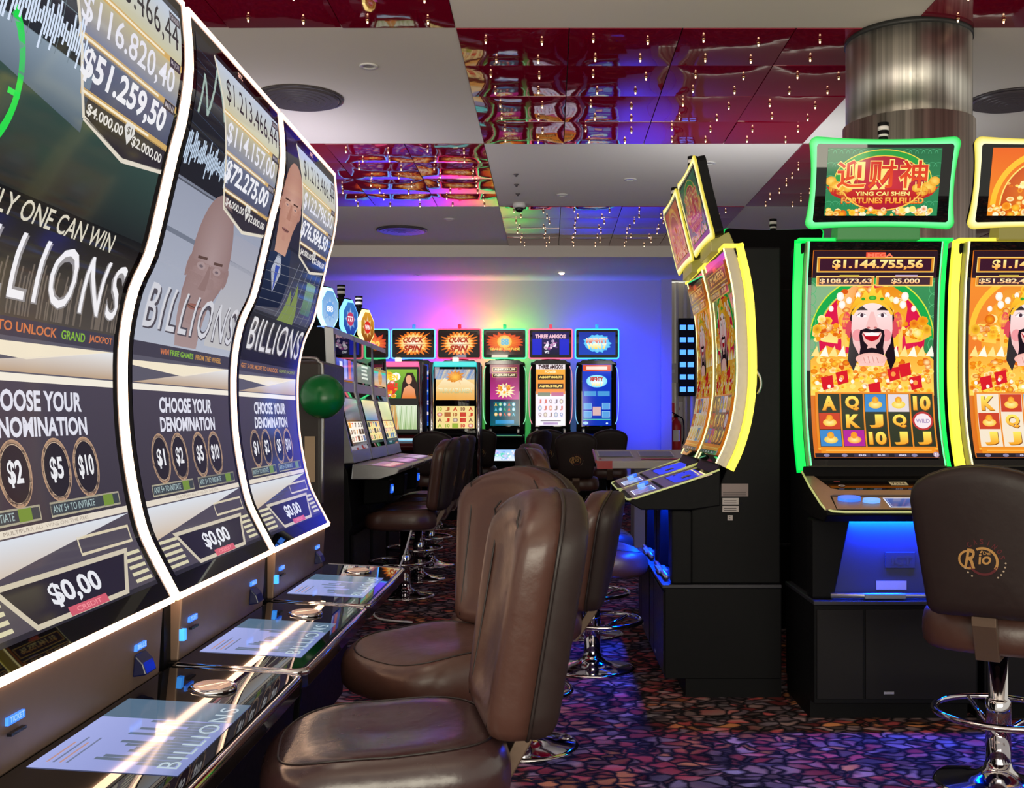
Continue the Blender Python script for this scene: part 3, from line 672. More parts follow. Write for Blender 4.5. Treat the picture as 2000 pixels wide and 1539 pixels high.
def machine_c(y0, kind, label):
    t = thing('slot_machine', label, 'slot machine', (-.573, y0, 0), R(90), 'slot machines with tall curved screens on the left')
    S = Surf(PROF_C, 3); w_ = WC
    # display: housing, glass, light strips
    hs = MB().sweep(PROF_C, [(.012, .002), (w_-.012, .002), (w_-.03, .055), (.03, .055)], 3).build('display_housing', black, t, auto=35)
    gl = MB().sweep(PROF_C, [(.0125, .0), (w_-.0125, .0), (w_-.0125, .0018), (.0125, .0018)], 3).build('glass_bezel', glassb, t, auto=35)
    MB().sweep(PROF_C, [(0, -.003), (.0115, -.003), (.0115, .032), (0, .034)], 3).build('light_strip', cream, t, auto=35)
    MB().sweep(PROF_C, [(w_-.0115, -.003), (w_, -.003), (w_, .034), (w_-.0115, .032)], 3).build('light_strip', cream2, t, auto=35)
    tp, tn = S.p[-1], S.n[-1]; bp, bn = S.p[0], S.n[0]
    MB().prism([(tp[0]+tn[0]*.003, tp[1]), (tp[0]+tn[0]*.003, tp[1]+.012), (tp[0]+.034, tp[1]+.010), (tp[0]+.034, tp[1]-.002)], 0, w_).build('light_strip', cream2, t)
    MB().prism([(bp[0]-.004, bp[1]-.014), (bp[0]-.006, bp[1]), (bp[0]+.020, bp[1]+.001), (bp[0]+.020, bp[1]-.014)], 0, w_).build('light_strip', mat('bright_cream_light_strip', (1, .9, .8), .4, emit=(1, .62, .38), strength=8), t)
    pr = art_c(kind)
    S2 = Surf(PROF_C, 3)
    pr.build('screen_picture', S2, gl, SCREEN)
    lg = Print(); lg.text('arc', .40, 1.378, .44, 1.392, '#e8b0a0', .02).build('maker_badge', S2, gl, SCREEN)
    # cabinet
    MB().prism([(.355, .79), (.44, 1.0), (.475, 1.25), (.45, 1.5), (.36, 1.85), (.335, 2.14), (.80, 2.14), (.88, 1.6), (.88, .12), (.36, .12)], .03, w_-.03).build('cabinet', black, t, bevel=.006)
    MB().prism([(.302, .775), (.32, .785), (.36, .785), (.36, .62), (.312, .62)], .045, w_-.055).build('card_panel', bronze, t, bevel=.004)
    B(.0, .33, .60, w_, .37, .78).build('spacer', black, t)
    fp = MB().prism([(.30, .62), (.36, .62), (.36, .12), (.24, .12), (.20, .50)], .03, w_-.03).build('belly_panel', black, t, bevel=.004)
    B(.06, .30, 0, w_-.06, .84, .12).build('plinth', black, t)
    pf = flat((0, .3005+.0005, .62), (1, 0, 0), (-.010, 0, .155))
    def label_(x, z, wd, s_):
        o = B(x, .3035-.0*(z-.62)/.155-.003, z, x+wd, .31, z+.013).build('lit_label', bluelab, t)
        q = Print(); q.text(s_, x+.004, z-.62+.003, x+wd-.004, z-.62+.013, '#a8d0ff', .02); q.build('lettering', flat((0, .3004, .62), (1, 0, 0), (0, 0, 1)), o, SCREENM)
    label_(.095, .702, .055, 'TICKET'); label_(.63, .705, .055, 'BILLS')
    B(.098, .297, .684, .148, .305, .689).build('ticket_slot', gloss, t); B(.045, .298, .668, .062, .31, .695).build('lit_label', mat('bright_blue_lamp', (.1, .5, 1), .3, emit=(.02, .25, 1), strength=1.6), t)
    MB().prism([(.305, .698), (.288, .680), (.280, .655), (.31, .650)], .63, .69).build('bill_acceptor', mat('blue_tinted_plastic', (.004, .005, .02), .2, emit=(.0, .01, .12), strength=.12), t, bevel=.003)
    # button deck
    dk = MB().slab([(0, .31), (0, .028), (.008, .01), (.03, 0), (w_-.03, 0), (w_-.008, .01), (w_, .028), (w_, .31)], 0, .042)
    dk.v = [(x, y, .562+z+.018*(y/.31)) for x, y, z in dk.v]
    d = dk.build('button_deck', gloss, t, bevel=.003)
    gp = MB().slab([(.012, .30), (.012, .035), (.035, .014), (w_-.035, .014), (w_-.012, .035), (w_-.012, .30)], 0, .003)
    gp.v = [(x, y, .604+z+.018*(y/.31)) for x, y, z in gp.v]; gpo = gp.build('deck_glass', glassb, d)
    path = [(.004, .30), (.004, .04), (.008, .020), (.022, .006), (.04, .002), (w_-.04, .002), (w_-.022, .006), (w_-.008, .020), (w_-.004, .04), (w_-.004, .30)]
    MB().tube([(x, y, .600+.018*(y/.31)) for x, y in path], .0095, 10).build('chrome_rail', chrome, t, True)
    sl = Vector((0, .31, .018)).normalized(); q = Print()
    q.rect(.13, .04, .56, .29, '#7884bc', '#9aa4dc').up(); q.rect(.43, .04, .56, .29, '#50687e')
    r_ = random.Random(kind)
    for k in range(16): x = .17+.016*k; q.rect(x, .06, x+.014, .11+.11*r_.random(), '#5a6a80')
    q.up(); q.text('BILLIONS', -.0, 0, .001, .001, '#808898')
    for k, ch in enumerate('BILLIONS'): q.text(ch, .445+.0, .058+.027*k, .47, .058+.027*k+.002, '#808898') if 0 else None
    q.text('BILLIONS', .16, .052, .53, .088, '#a9bcc8', .0, space=1.2)
    for k in range(4): q.rect(.16, .235+.011*k, .30-.03*(k % 2), .239+.011*k, '#b08a88' if k % 2 else '#6a7494')
    q.build('deck_display', flat((0, 0, .6072), (1, 0, 0), sl), d, SCREEN)
    for rr, zz, mm, nm in ((.052, .010, chrome, 'button_ring'), (.041, .014, mat('clear_button_cap', (.35, .22, .18), .05, emit=(.9, .55, .38), strength=.35, ior=1.5), 'spin_button')):
        MB().lathe([(rr*.98, 0), (rr, zz*.4), (rr*.94, zz*.9), (rr*.8, zz), (rr*.02, zz)], 32, (.675, .155, .6135)).build(nm, mm, t, True)
    return t
for y0, k, l in ((1.63, 1, 'nearest tall curved-screen slot machine, ONLY ONE CAN WIN on its screen'), (2.50, 2, 'second tall curved-screen slot machine, a bald face on its screen'), (3.37, 3, 'third tall curved-screen slot machine, a man in a suit on its screen')):
    machine_c(y0, k, l)

# ================================================================== TYPE A: curved machines with topper (right)
PROF_A = [(.225,1.002),(.263,1.084),(.296,1.2),(.315,1.352),(.313,1.55),(.298,1.752),(.258,1.93)]
WA = .64
def xfA(px, py):                                     # art drawn in a 253 x 408 frame
    return (.062+(px-1577)/251*.516, .035+(895-py)/408*.875)
def xfT(px, py): return ((px-1600)/245*.46, (422-py)/137*.27)
GOLD = ['#ffcf3a', '#f7a51c', '#ffe27a', '#e87a14', '#fff0b0', '#f59a20', '#d85a18']
def art_a(kind):
    p = Print(xfA); green = kind != 'orange'
    X0, Y0, X1, Y1 = 1577, 895, 1828, 487
    p.rect(X0, Y0, X1, Y1, '#d8701e'); p.up()
    if green:
        p.rect(X0, 760, X1, 540, '#2c8a50', '#1c7a3e'); p.up(); p.arc(1702, 660, 126, 122, 14, '#1fa84a', 180, 360, 30); p.up()
        p.ell(1702, 660, 108, 106, '#d81848', 36, '#e8305a'); p.up(); p.arc(1702, 660, 128, 124, 2.5, '#d8e040', 180, 360, 30); p.arc(1702, 660, 110, 108, 2.5, '#f0d040', 180, 360, 30)
        for k in range(9):
            for sx in (-1, 1): p.arc(1702+sx*128, 560+22*k, 14, 14, 1.2, '#5ab878', 0, 360, 10)
    else:
        p.rect(X0, 760, X1, 540, '#f08a20', '#e86a18'); p.up(); p.arc(1702, 650, 126, 122, 12, '#ffc23c', 180, 360, 30); p.ell(1702, 660, 100, 100, '#f6a030', 36, '#ffc860'); p.up(3)
    p.up(); c = hx; 
    for sx in (-1, 1):
        p.poly([(1702, 560), (1702+sx*40, 556), (1702+sx*66, 572), (1702+sx*72, 600), (1702+sx*66, 640), (1702+sx*60, 672), (1702+sx*44, 676), (1702, 640)], '#e88a1c', '#ffc840')
        p.poly([(1702+sx*66, 640), (1702+sx*96, 622), (1702+sx*120, 634), (1702+sx*122, 652), (1702+sx*100, 664), (1702+sx*70, 668)], '#e8821c', '#ffd050')
    p.up().coins(1636, 562, 1768, 668, 60, 7, GOLD, 1.0); p.coins(1588, 628, 1640, 662, 16, 6, GOLD, 1.0); p.coins(1764, 628, 1816, 662, 16, 6, GOLD, 1.0)
    for sx in (-1, 1):
        for dx, dy, r_ in ((-66, 576, 9), (-62, 592, 8), (-48, 584, 7), (-30, 574, 6), (-84, 600, 6)): p.ell(1702+sx*dx, dy, r_*.85, r_, '#ffe9d8', 12, '#ffffff')
        p.coins(1702+sx*90-14, 620, 1702+sx*90+14, 652, 10, 10, GOLD)
        p.ell(1702+sx*56, 622, 12, 14, '#f0a020', 14, '#ffd060')
        p.ell(1702+sx*112, 640, 9, 9, '#f8c030', 14, '#c87818'); p.ell(1702+sx*52, 628, 9, 22, '#e8405a', 14); p.rect(1702+sx*58-4, 640, 1702+sx*58+4, 700, '#ffc860')
    # robe and gold pile
    p.up(); p.poly([(X0, 700), (1610, 672), (1660, 690), (1702, 716), (1744, 690), (1795, 672), (X1, 700), (X1, 770), (X0, 770)], '#f2a430', '#ffd860'); p.up()
    for k in range(14):
        x = X0+10+18*k; p.poly([(x-9, 692), (x+3, 672), (x+9, 694)], '#fff6e4' if k % 2 else '#ffe08a')
    p.coins(X0+4, 700, X1-4, 764, 230, 7, GOLD+['#ffdf5a', '#f07a30'], 1.0)
    for x, y in ((1640, 735), (1745, 728), (1790, 745), (1706, 758), (1610, 745), (1768, 720)): p.poly([(x-13, y-10), (x+11, y-15), (x+14, y+9), (x-8, y+15)], '#d8202c'); 
    p.up(); 
    for x, y in ((1640, 735), (1745, 728), (1790, 745)): p.ell(x, y, 5, 5, '#ff9a4a', 10)
    for k in range(10): p.ell(1590+24*k, 745+8*math.sin(k*2), 3.5, 4, '#fff4e8', 10)
    # head
    p.up(); p.poly([(1658, 640), (1652, 700), (1664, 722), (1676, 690)], '#20141c'); p.poly([(1742, 640), (1750, 700), (1740, 722), (1728, 690)], '#20141c')
    for sx in (-1, 1): p.ell(1701+sx*45, 640, 8, 17, '#d84a58', 14)
    p.ell(1701, 618, 45, 36, '#1a1216', 26); p.up()
    p.poly([(1701+x, y) for x, y in ((-41, 610), (-36, 598), (-20, 591), (0, 588), (20, 591), (36, 598), (41, 610), (42, 640), (38, 668), (27, 688), (10, 700), (0, 702), (-10, 700), (-27, 688), (-38, 668), (-42, 640))], '#fbe3e0', '#eeb0ae'); p.up()
    for sx in (-1, 1):
        p.ell(1701+sx*29, 652, 11, 12, '#ee9a9e', 14, '#f29aa0')
        p.poly([(1701+sx*9, 603), (1701+sx*20, 595), (1701+sx*34, 599), (1701+sx*38, 604), (1701+sx*24, 603)], '#2a1c26')
        p.ell(1701+sx*21, 613, 11, 4.2, '#fff2f2', 14); p.line([(1701+sx*32, 614), (1701+sx*24, 608), (1701+sx*10, 613)], 1.6, '#5a3038')
    p.poly([(1698, 606), (1704, 606), (1714, 636), (1701, 641), (1688, 636)], '#f4c0bc'); p.up()
    for sx in (-1, 1): p.ell(1701+sx*21, 613, 3.6, 3.8, '#4a3440', 10); p.ell(1701+sx*7, 637, 3.5, 2, '#c8706e', 8)
    # goatee ring, mouth
    p.poly([(1701+x, y) for x, y in ((-26, 652), (-24, 642), (-12, 638), (0, 641), (12, 638), (24, 642), (26, 652), (23, 676), (27, 700), (0, 704), (-27, 700), (-23, 676))], '#22161e'); p.up()
    p.poly([(1701+x, y) for x, y in ((-20, 650), (-18, 645), (0, 647), (18, 645), (20, 650), (16, 664), (8, 672), (10, 678), (0, 676), (-10, 678), (-8, 672), (-16, 664))], '#f0b8b2'); p.up()
    p.poly([(1701+x, y) for x, y in ((-19, 648), (0, 650), (19, 648), (12, 660), (0, 664), (-12, 660))], '#b81020'); p.up(); p.poly([(1701+x, y) for x, y in ((-17, 648), (0, 646), (17, 648), (13, 653), (-13, 653))], '#fbf0ee')
    # crown
    p.up(); pts = [(1655, 604)] + [(1655+92*k/12, (550+abs(k-6)*6.5) if k % 2 == 0 else (568+abs(k-6)*4)) for k in range(1, 12)] + [(1747, 604), (1730, 593), (1701, 587), (1672, 593)]
    p.poly(pts, '#ffe04a', '#f6a81e'); p.up(); p.arc(1701, 625, 46, 42, 6, '#f8c23a', 200, 340, 24)
    p.ell(1701, 579, 8, 4.5, '#2a9a28', 14, '#6ad050')
    for sx in (-1, 1): p.ell(1701+sx*19, 581, 4, 3, '#3aa030', 10)
    # hands
    p.up(); p.ell(1700, 698, 32, 12, '#f2b4a8', 22, '#fbd4cc'); p.poly([(1672, 700), (1701, 686), (1730, 700), (1726, 712), (1676, 712)], '#f7c8be'); p.up()
    for k in range(4): p.line([(1684+9*k, 692+abs(k-1.5)*2), (1688+9*k, 706)], 1.4, '#d8887e')
    # jackpots
    p.up(2); p.rect(X0, 540, X1, Y1, '#2a1420'); p.up()
    for a, b, y0, y1 in ((1585, 1822, 529, 499), (1585, 1703, 556, 536), (1706, 1822, 556, 536)):
        p.rect(a, y0, b, y1, '#d88a24'); p.up(); p.frame(a, y1, b, y0, 1.5, '#ffdf80'); p.rect(a+6, y0-3, b-6, y1+3, '#3a1428'); p.up(-1)
    p.up(2); p.rect(1683, 500, 1722, 490, '#e84a30').up(); p.text('MEGA', 1686, 499, 1738 if 0 else 1738, 492, '#ff7a5a', .04)
    p.text('$1.144.755,56', 1616, 524, 1800, 504, '#ff9a2a', .04, '#fff4a0'); p.text('$108.673,63' if green else '$51.582,44', 1592, 552, 1698, 541, '#ff9a4a', .03, '#fff4c0'); p.text('$5.000', 1738, 552, 1795, 541, '#ff9a4a', .03, '#fff4c0')
    p.rect(1632, 537, 1672, 534, '#c8b040'); p.rect(1745, 537, 1790, 534, '#c0a8c8')
    # reels
    rx = [1588+47.2*k for k in range(6)]; ry = [767, 804, 839, 874]
    p.rect(1585, 880, 1826, 764, '#e8881e').up()
    for i in range(5): p.rect(rx[i]+2, 874, rx[i+1]-1, 767, '#28301e' if green else '#f0e0c8')
    p.up()
    sym = [['A', 'Q', '*b', '*w', '10'], ['*r', 'K', 'J', 'Q', '*o'], ['*b', '*p', '10', 'J', 'J']] if green else [['K', '*r', '*b', 'Q', 'A'], ['*r', 'Q', 'J', '10', 'K'], ['J', 'J', 'Q', '*b', 'J']]
    for r_ in range(3):
        for i in range(5):
            s_ = sym[r_][i]; a, b = rx[i]+6, rx[i+1]-5; y1, y0 = ry[r_]+4, ry[r_+1]-4
            if s_[0] == '*':
                cc = {'b': ('#3a86c8', '#f0c040'), 'w': ('#e0d4d8', '#f8d040'), 'r': ('#c83a1c', '#ffc040'), 'p': ('#b02098', '#f8a030'), 'o': ('#c03a3a', '#f4e4e8')}[s_[1]]
                if s_[1] == 'o': p.ell((a+b)/2, (y0+y1)/2, 21, 19, cc[0], 22).up().ell((a+b)/2, (y0+y1)/2, 17, 15, cc[1], 22).up().text('WILD', a+4, (y0+y1)/2+4, b-4, (y0+y1)/2-4, '#a890b8', .03).up(-2)
                else: p.rect(a-3, y0+3, b+3, y1-3, cc[0]).up().ell((a+b)/2, (y0+y1)/2+3, 14, 8, cc[1], 14, '#fff0a0').ell((a+b)/2, (y0+y1)/2-6, 7, 7, '#f09028', 10, cc[1]).up(-1)
            else:
                wd = (b-a)*(.78 if len(s_) == 1 else .98); m_ = (a+b)/2
                p.text(s_, m_-wd/2+1.2, y0+1.5, m_+wd/2+1.2, y1+1.5, '#7a3a08', .06); p.up(); p.text(s_, m_-wd/2, y0, m_+wd/2, y1, '#f09a18', .05, '#ffe860'); p.up(-1)
    p.rect(1585, 880, 1826, 877, '#ffc040'); p.up(2); p.rect(1590, 888, 1820, 877, '#f0901c'); p.up(); p.line([(1600, 882), (1812, 882)], 2, '#ffc860')
    p.rect(X0, 897, X1, 888, '#181424').up()
    for x in (1600, 1636, 1776): p.ell(x, 892.5, 6, 3.5, '#8a84a8', 12)
    for x in (1655, 1693, 1736): p.frame(x, 896, x+32, 889, 1, '#5a5478', -1) if 0 else p.rect(x, 895.5, x+32, 889.5, '#3a3450')
    p.up(); 
    for x in (1655, 1693, 1736): p.text('88' if x != 1693 else '88,00', x+9, 894.5, x+24, 890.5, '#d8d4f0', .02)
    p.ell(1820, 891, 6, 6, '#b89ab0', 14).up().text('$1', 1817, 894, 1823, 888, '#ffffff')
    return p
def art_top(kind):
    p = Print(xfT); x0, y0, x1, y1 = 1600, 422, 1845, 285
    if kind == 'orange':
        p.rect(x0, y0, x1, y1, '#e8641a', '#f08c20').up().arc(1722, 400, 118, 112, 12, '#ffc030', 180, 360, 30).up().ell(1722, 400, 96, 92, '#c8501a', 30, '#f08a28').up()
        p.arc(1722, 400, 98, 94, 3, '#ffe070', 180, 360, 30).up().coins(1640, 350, 1805, 420, 60, 8, GOLD); p.star(1722, 385, 50, 26, 9, '#d86a1c', '#ffd060').up().coins(x0, 400, x1, 421, 60, 8, GOLD+['#fff6d0']); p.ell(1722, 345, 11, 9, '#ffb830', 14, '#e8781c')
        return p
    p.rect(x0, y0, x1, y1, '#1d6b40', '#2c8a55').up()
    for k in range(6):
        for j in range(5):
            for sx in (0, 1): p.arc(x0+8+k*14+sx*162, y1+12+j*26, 11, 9, 1, '#4aa874', 180, 360, 8)
    p.up().arc(1722, 352, 104, 62, 11, '#1f9a3a', 180, 360, 30).up().ell(1722, 357, 90, 56, '#a81830', 36, '#d02838').up()
    p.arc(1722, 352, 106, 64, 2, '#e8d040', 180, 360, 32); p.arc(1722, 356, 92, 56, 2, '#f0c040', 0, 360, 36).up()
    for sx in (-1, 1):
        for dx, dy, r_ in ((100, 365, 16), (112, 352, 12), (86, 372, 14), (74, 366, 10)): p.ell(1722+sx*dx, dy, r_, r_*.8, '#e8a020', 16, '#ffd860')
    p.poly([(1600, 362), (1640, 372), (1722, 366), (1804, 372), (1845, 362), (1830, 380), (1800, 392), (1722, 396), (1644, 392), (1614, 380)], '#c82018', '#b01020').up()
    for ch, a, b in (('迎', 1622, 1684), ('财', 1690, 1750), ('神', 1757, 1818)):
        p.text(ch, a-2, 370, b+2, 308, '#ffe080', .05); p.up(); p.text(ch, a, 366, b, 310, '#e8501a', .015, '#d02010'); p.up(-1)
    p.up(2); p.text('YING CAI SHEN', 1664, 382, 1782, 373, '#c07018', .05).up().text('YING CAI SHEN', 1664, 381, 1782, 373, '#ffe890', .02)
    p.text('FORTUNES FULFILLED', 1634, 398, 1814, 384, '#c03010', .06).up().text('FORTUNES FULFILLED', 1635, 397, 1813, 385, '#f08a28', .03, '#ffd060')
    p.arc(1722, 356, 90, 56, 2.5, '#ffc850', 20, 160, 30); p.coins(x0+4, 408, x1-4, 421, 70, 7, GOLD+['#fff8e0'])
    return p
def pin(x0, z0, x1, z1, bow, r, n=9):                # outline with bowed-in sides and round corners
    pts = []; cs = [(x0, z0), (x1, z0), (x1, z1), (x0, z1)]
    for i in range(4):
        a, b = Vector(cs[i]), Vector(cs[(i+1) % 4]); d = (b-a).normalized(); nrm = Vector((-d.y, d.x)); L_ = (b-a).length
        for k in range(n+1):
            t_ = k/n; s_ = r + (L_-2*r)*t_; pts.append(tuple(a + d*s_ + nrm*(bow*4*t_*(1-t_)*(1 if i % 2 else .8))))
        c_ = b + (-d)*r + nrm*r
        for k in range(1, 4):
            an = math.pi/2*k/4; pts.append(tuple(c_ + d*r*math.sin(an) - nrm*r*math.cos(an)))
    return pts
def machine_a(loc, rz, colr, kind, label, art=True, group='curved slot machines with light-framed toppers'):
    t = thing('slot_machine', label, 'slot machine', loc, rz, group); w_ = WA
    c1, c2 = {'green': ((.0, .62, .07), (.12, 1, .30)), 'yellow': ((.76, .62, .05), (1, .90, .42))}[colr]
    gl1 = mat(colr+'_light_tube', c1, .4, emit=c1, strength=1.35); gl2 = mat(colr+'_light_line', c2, .4, emit=c2, strength=1.5)
    # stand
    st_ = B(0, 0, .08, w_, .50, .468).build('stand', black, t, bevel=.004)
    B(.006, .09, 0, w_-.006, .50, .08).build('toe_kick', black, t)
    B(-.004, -.012, .468, w_+.004, .50, .484).build('stand_ledge', mat('satin_black_ledge', (.025, .025, .035), .4, spec=.3), t, bevel=.003)
    for a, b in ((.01, .19), (.20, w_-.01)): B(a, -.006, .10, b, 0, .45).build('stand_door', mat('stand_door_laminate', (.007, .006, .007), .45, spec=.15), st_, bevel=.002)
    B(.27, -.008, .12, .31, -.006, .13).build('keyhole_plate', silver, st_)
    # cabinet body
    MB().prism([(.115, .485), (.115, .80), (.20, .82), (.27, .98), (.335, 1.1), (.375, 1.3), (.375, 1.6), (.35, 1.8), (.30, 1.93), (.50, 1.93), (.50, .485)], .02, w_-.02).build('cabinet', black, t, bevel=.006)
    # belly: lit recessed panel between black cheeks
    blp = mat('belly_panel_plastic', (.035, .04, .07), .5, spec=.25)
    be = MB().slab([(.09, .49), (w_-.09, .49), (w_-.155, .785), (.155, .785)], .075, .114, 'y').build('belly_panel', blp, t, bevel=.003)
    for s_ in (0, 1):
        P_ = [(0.0, .485), (.085, .485), (.15, .80), (0.0, .80)]; P_ = [(w_-x, z) if s_ else (x, z) for x, z in P_]
        MB().slab(P_, .03, .114, 'y').build('belly_cheek', black, t, bevel=.008)
    B(.30, .07, .60, .42, .075, .665).build('raised_badge', blp, be, bevel=.004)
    Print().text('IGT', .325, .615, .405, .650, '#30343c', .03).build('badge_lettering', flat((0, .0695, 0), (1, 0, 0), (0, 0, 1)), be, DECAL)
    B(.265, .072, .515, .385, .0755, .55).build('data_label', mat('label_paper', (.4, .4, .42), .5), be)
    MB().tube([(.07, .02, .500), (w_-.10, .02, .500)], .011, 8).build('tray_bar', silver, t, True)
    B(.20, .0, .49, .36, .045, .508).build('tray_lip', mat('blue_grey_plastic', (.2, .22, .26), .3), t, bevel=.003)
    # deck
    dk = MB().prism([(.24, 1.0), (.21, .955), (-.09, .862), (-.14, .850), (-.15, .832), (-.10, .802), (.112, .802), (.24, .82)], .012, w_-.012).build('button_deck', black, t, bevel=.005)
    sl = Vector((0, .30, .093)).normalized(); nn = Vector((1, 0, 0)).cross(sl)
    dpl = flat((0, -.09, .862), (1, 0, 0), sl)
    def plate(pts, h0, h1, nm, mm):
        n_ = len(pts); V_ = [dpl(u, v, h0) for u, v in pts]+[dpl(u, v, h1) for u, v in pts]; tri = tessellate_polygon([[Vector((u, v, 0)) for u, v in pts]])
        F_ = [tuple(x) for x in tri]+[tuple(i+n_ for i in reversed(x)) for x in tri]+[(i, (i+1) % n_, (i+1) % n_+n_, i+n_) for i in range(n_)]
        return MB().add(V_, F_).build(nm, mm, dk)
    plate([(.012, -.05), (.05, -.05), (.06, .09), (.075, .10), (w_-.075, .10), (w_-.06, .09), (w_-.05, -.05), (w_-.012, -.05), (w_-.012, .31), (w_-.05, .31), (w_-.085, .17), (w_-.12, .15), (.12, .15), (.085, .17), (.05, .31), (.012, .31)], .0005, .006, 'deck_trim', tan)
    plate([(.055, .315), (.09, .18), (.125, .155), (w_-.125, .155), (w_-.09, .18), (w_-.055, .315)], .0005, .004, 'black_panel', glassb)
    plate([(.055, -.045), (w_-.055, -.045), (w_-.068, .085), (.068, .085)], .0005, .004, 'deck_plate', tan)
    q = Print(); q.rect(.26, -.03, .52, .07, '#30407a', '#5468b0').up(); q.frame(.26, -.03, .52, .07, .005, '#dfe4f4'); q.frame(.27, -.02, .40, .06, .002, '#a0b0e0')
    q.build('deck_display', dpl, dk, SCREEN, off=.0048)
    for u, rx, ry, e_ in ((.125, .045, .022, (.01, .12, 1)), (.205, .034, .018, (.18, .42, 1))):
        pts = [(u+rx*math.cos(a), .05-.02*(u > .2)+ry*math.sin(a)) for a in np.linspace(0, 2*math.pi, 21)[:-1]]
        plate(pts, .004, .016, 'button', mat('blue_button_%d' % int(u*1000), (.1, .3, 1), .2, emit=e_, strength=.9))
    Print().rect(.335, .205, .405, .245, '#c8c4a8').up().text('7236' if colr == 'green' else '7235', .342, .213, .398, .237, '#1c1c1c', .02).build('number_plate', dpl, dk, DECAL, off=.0055)
    Print().ell(.135, .20, .014, .010, '#c8c4cc', 16).up().ell(.135, .20, .009, .006, '#3a3640', 12).rect(.115, .245, .14, .252, '#802838').build('printed_symbol', dpl, dk, DECAL, off=.0055)
    tr = [(.008, .235, .975), (.006, .10, .925), (.006, -.08, .868), (.012, -.125, .852), (.035, -.150, .846), (.08, -.158, .844)]
    tr = tr + [(w_-x, y, z) for x, y, z in reversed(tr)]
    MB().tube(tr, .0045, 6).build('light_trim', mat('deck_edge_light', (.5, .5, .3), .3, emit=(.42, .48, .14), strength=.6), t, True)
    # main display
    MB().sweep(PROF_A, [(.036, .003), (w_-.036, .003), (w_-.036, .048), (.036, .048)], 3).build('display_housing', mat('display_side_metal', (.34, .30, .24), .4, .5), t, auto=35)
    gl = MB().sweep(PROF_A, [(.043, 0), (w_-.043, 0), (w_-.043, .0028), (.043, .0028)], 3).build('glass_bezel', glassb, t, auto=35)
    MB().sweep(PROF_A, [(.03, .048), (w_-.03, .048), (w_-.03, .085), (.03, .085)], 3).build('display_back', black, t, auto=35)
    for s_ in (0, 1):
        m_ = (lambda x: w_-x) if s_ else (lambda x: x)
        MB().sweep(PROF_A, [(m_(0), .050), (m_(.034), .046), (m_(.034), .078), (m_(0), .078)], 3).build('light_strip', gl1, t, auto=35)
        MB().sweep(PROF_A, [(m_(.0415), -.003), (m_(.046), -.003), (m_(.046), .004), (m_(.0415), .004)], 3).build('light_line', gl2, t, auto=35)
    MB().prism([(.250, 1.930), (.250, 1.944), (.34, 1.944), (.34, 1.930)], 0, w_).build('light_strip', gl1, t, bevel=.003)
    if art:
        ap = art_a(kind); gn = 1.0 if rz == 0 else .38; ap.t = [(l_, q_, [tuple(x*gn for x in c_) for c_ in cc_]) for l_, q_, cc_ in ap.t]  # edge-on screens: dimming of the slanted view put into the picture colours
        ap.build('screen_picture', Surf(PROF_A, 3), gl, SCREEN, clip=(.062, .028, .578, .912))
    # topper
    yb, zb, yt, zt = .213, 1.972, .125, 2.330; sl = Vector((0, yt-yb, zt-zb)).normalized(); nrm = Vector((1, 0, 0)).cross(sl); LT = Vector((0, yt-yb, zt-zb)).length
    tf = flat((.015, yb, zb), (1, 0, 0), sl); wt = w_-.03
    def tp(pts, h0, h1, nm, mm, par=t, **kw):
        n_ = len(pts); V_ = [tf(u, v, h0) for u, v in pts]+[tf(u, v, h1) for u, v in pts]; tri = tessellate_polygon([[Vector((u, v, 0)) for u, v in pts]])
        F_ = [tuple(x) for x in tri]+[tuple(i+n_ for i in reversed(x)) for x in tri]+[(i, (i+1) % n_, (i+1) % n_+n_, i+n_) for i in range(n_)]
        return MB().add(V_, F_).build(nm, mm, par, **kw)
    out = pin(0, 0, wt, LT, .014, .028); inn = pin(.028, .028, wt-.028, LT-.028, .004, .012)
    cx_, cy_ = wt/2, LT/2
    tp([(cx_+(u-cx_)*.965, cy_+(v-cy_)*.965) for u, v in out], -.050, -.003, 'topper_housing', black, bevel=.004)
    # glowing frame: ring of quads, brighter towards the screen
    n_ = len(out); V_ = [tf(u, v, .0) for u, v in out]+[tf(u, v, .006) for u, v in inn]+[tf(u, v, -.007 if art else -.035) for u, v in out]
    Fr = [(i, (i+1) % n_, (i+1) % n_+n_, i+n_) for i in range(n_)]+[(i+2*n_, (i+1) % n_+2*n_, (i+1) % n_, i) for i in range(n_)]
    me = bpy.data.meshes.new('light_frame'); me.from_pydata([tuple(v) for v in V_], [], Fr); me.materials.append(GLOWP)
    ca = me.color_attributes.new('Col', 'FLOAT_COLOR', 'POINT'); ar = np.ones((3*n_, 4), np.float32); ar[:n_, :3] = np.array(c1)*1.1; ar[n_:2*n_, :3] = np.array(c2)*1.3+.12; ar[2*n_:, :3] = np.array(c1)*.9; ca.data.foreach_set('color', ar.ravel())
    o = bpy.data.objects.new('light_frame', me); COL.objects.link(o); o.parent = t
    g2 = tp(inn, -.003, .003, 'topper_glass', glassb)
    if art:
        at_ = art_top(kind); gt = 1.0 if rz == 0 else .32; at_.t = [(l_, q_, [tuple(x*gt for x in c_) for c_ in cc_]) for l_, q_, cc_ in at_.t]  # same slanted-view dimming put into the topper picture colours
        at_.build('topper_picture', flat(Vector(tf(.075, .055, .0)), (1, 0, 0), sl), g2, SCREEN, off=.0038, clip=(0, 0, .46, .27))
    MB().prism([(.22, 1.93), (.22, 1.99), (.30, 2.02), (.34, 1.93)], .15, w_-.15).build('topper_neck', mat(colr+'_tinted_neck', (.05, .05, .05), .3, emit=c1, strength=.28) if art else black, t, bevel=.004)
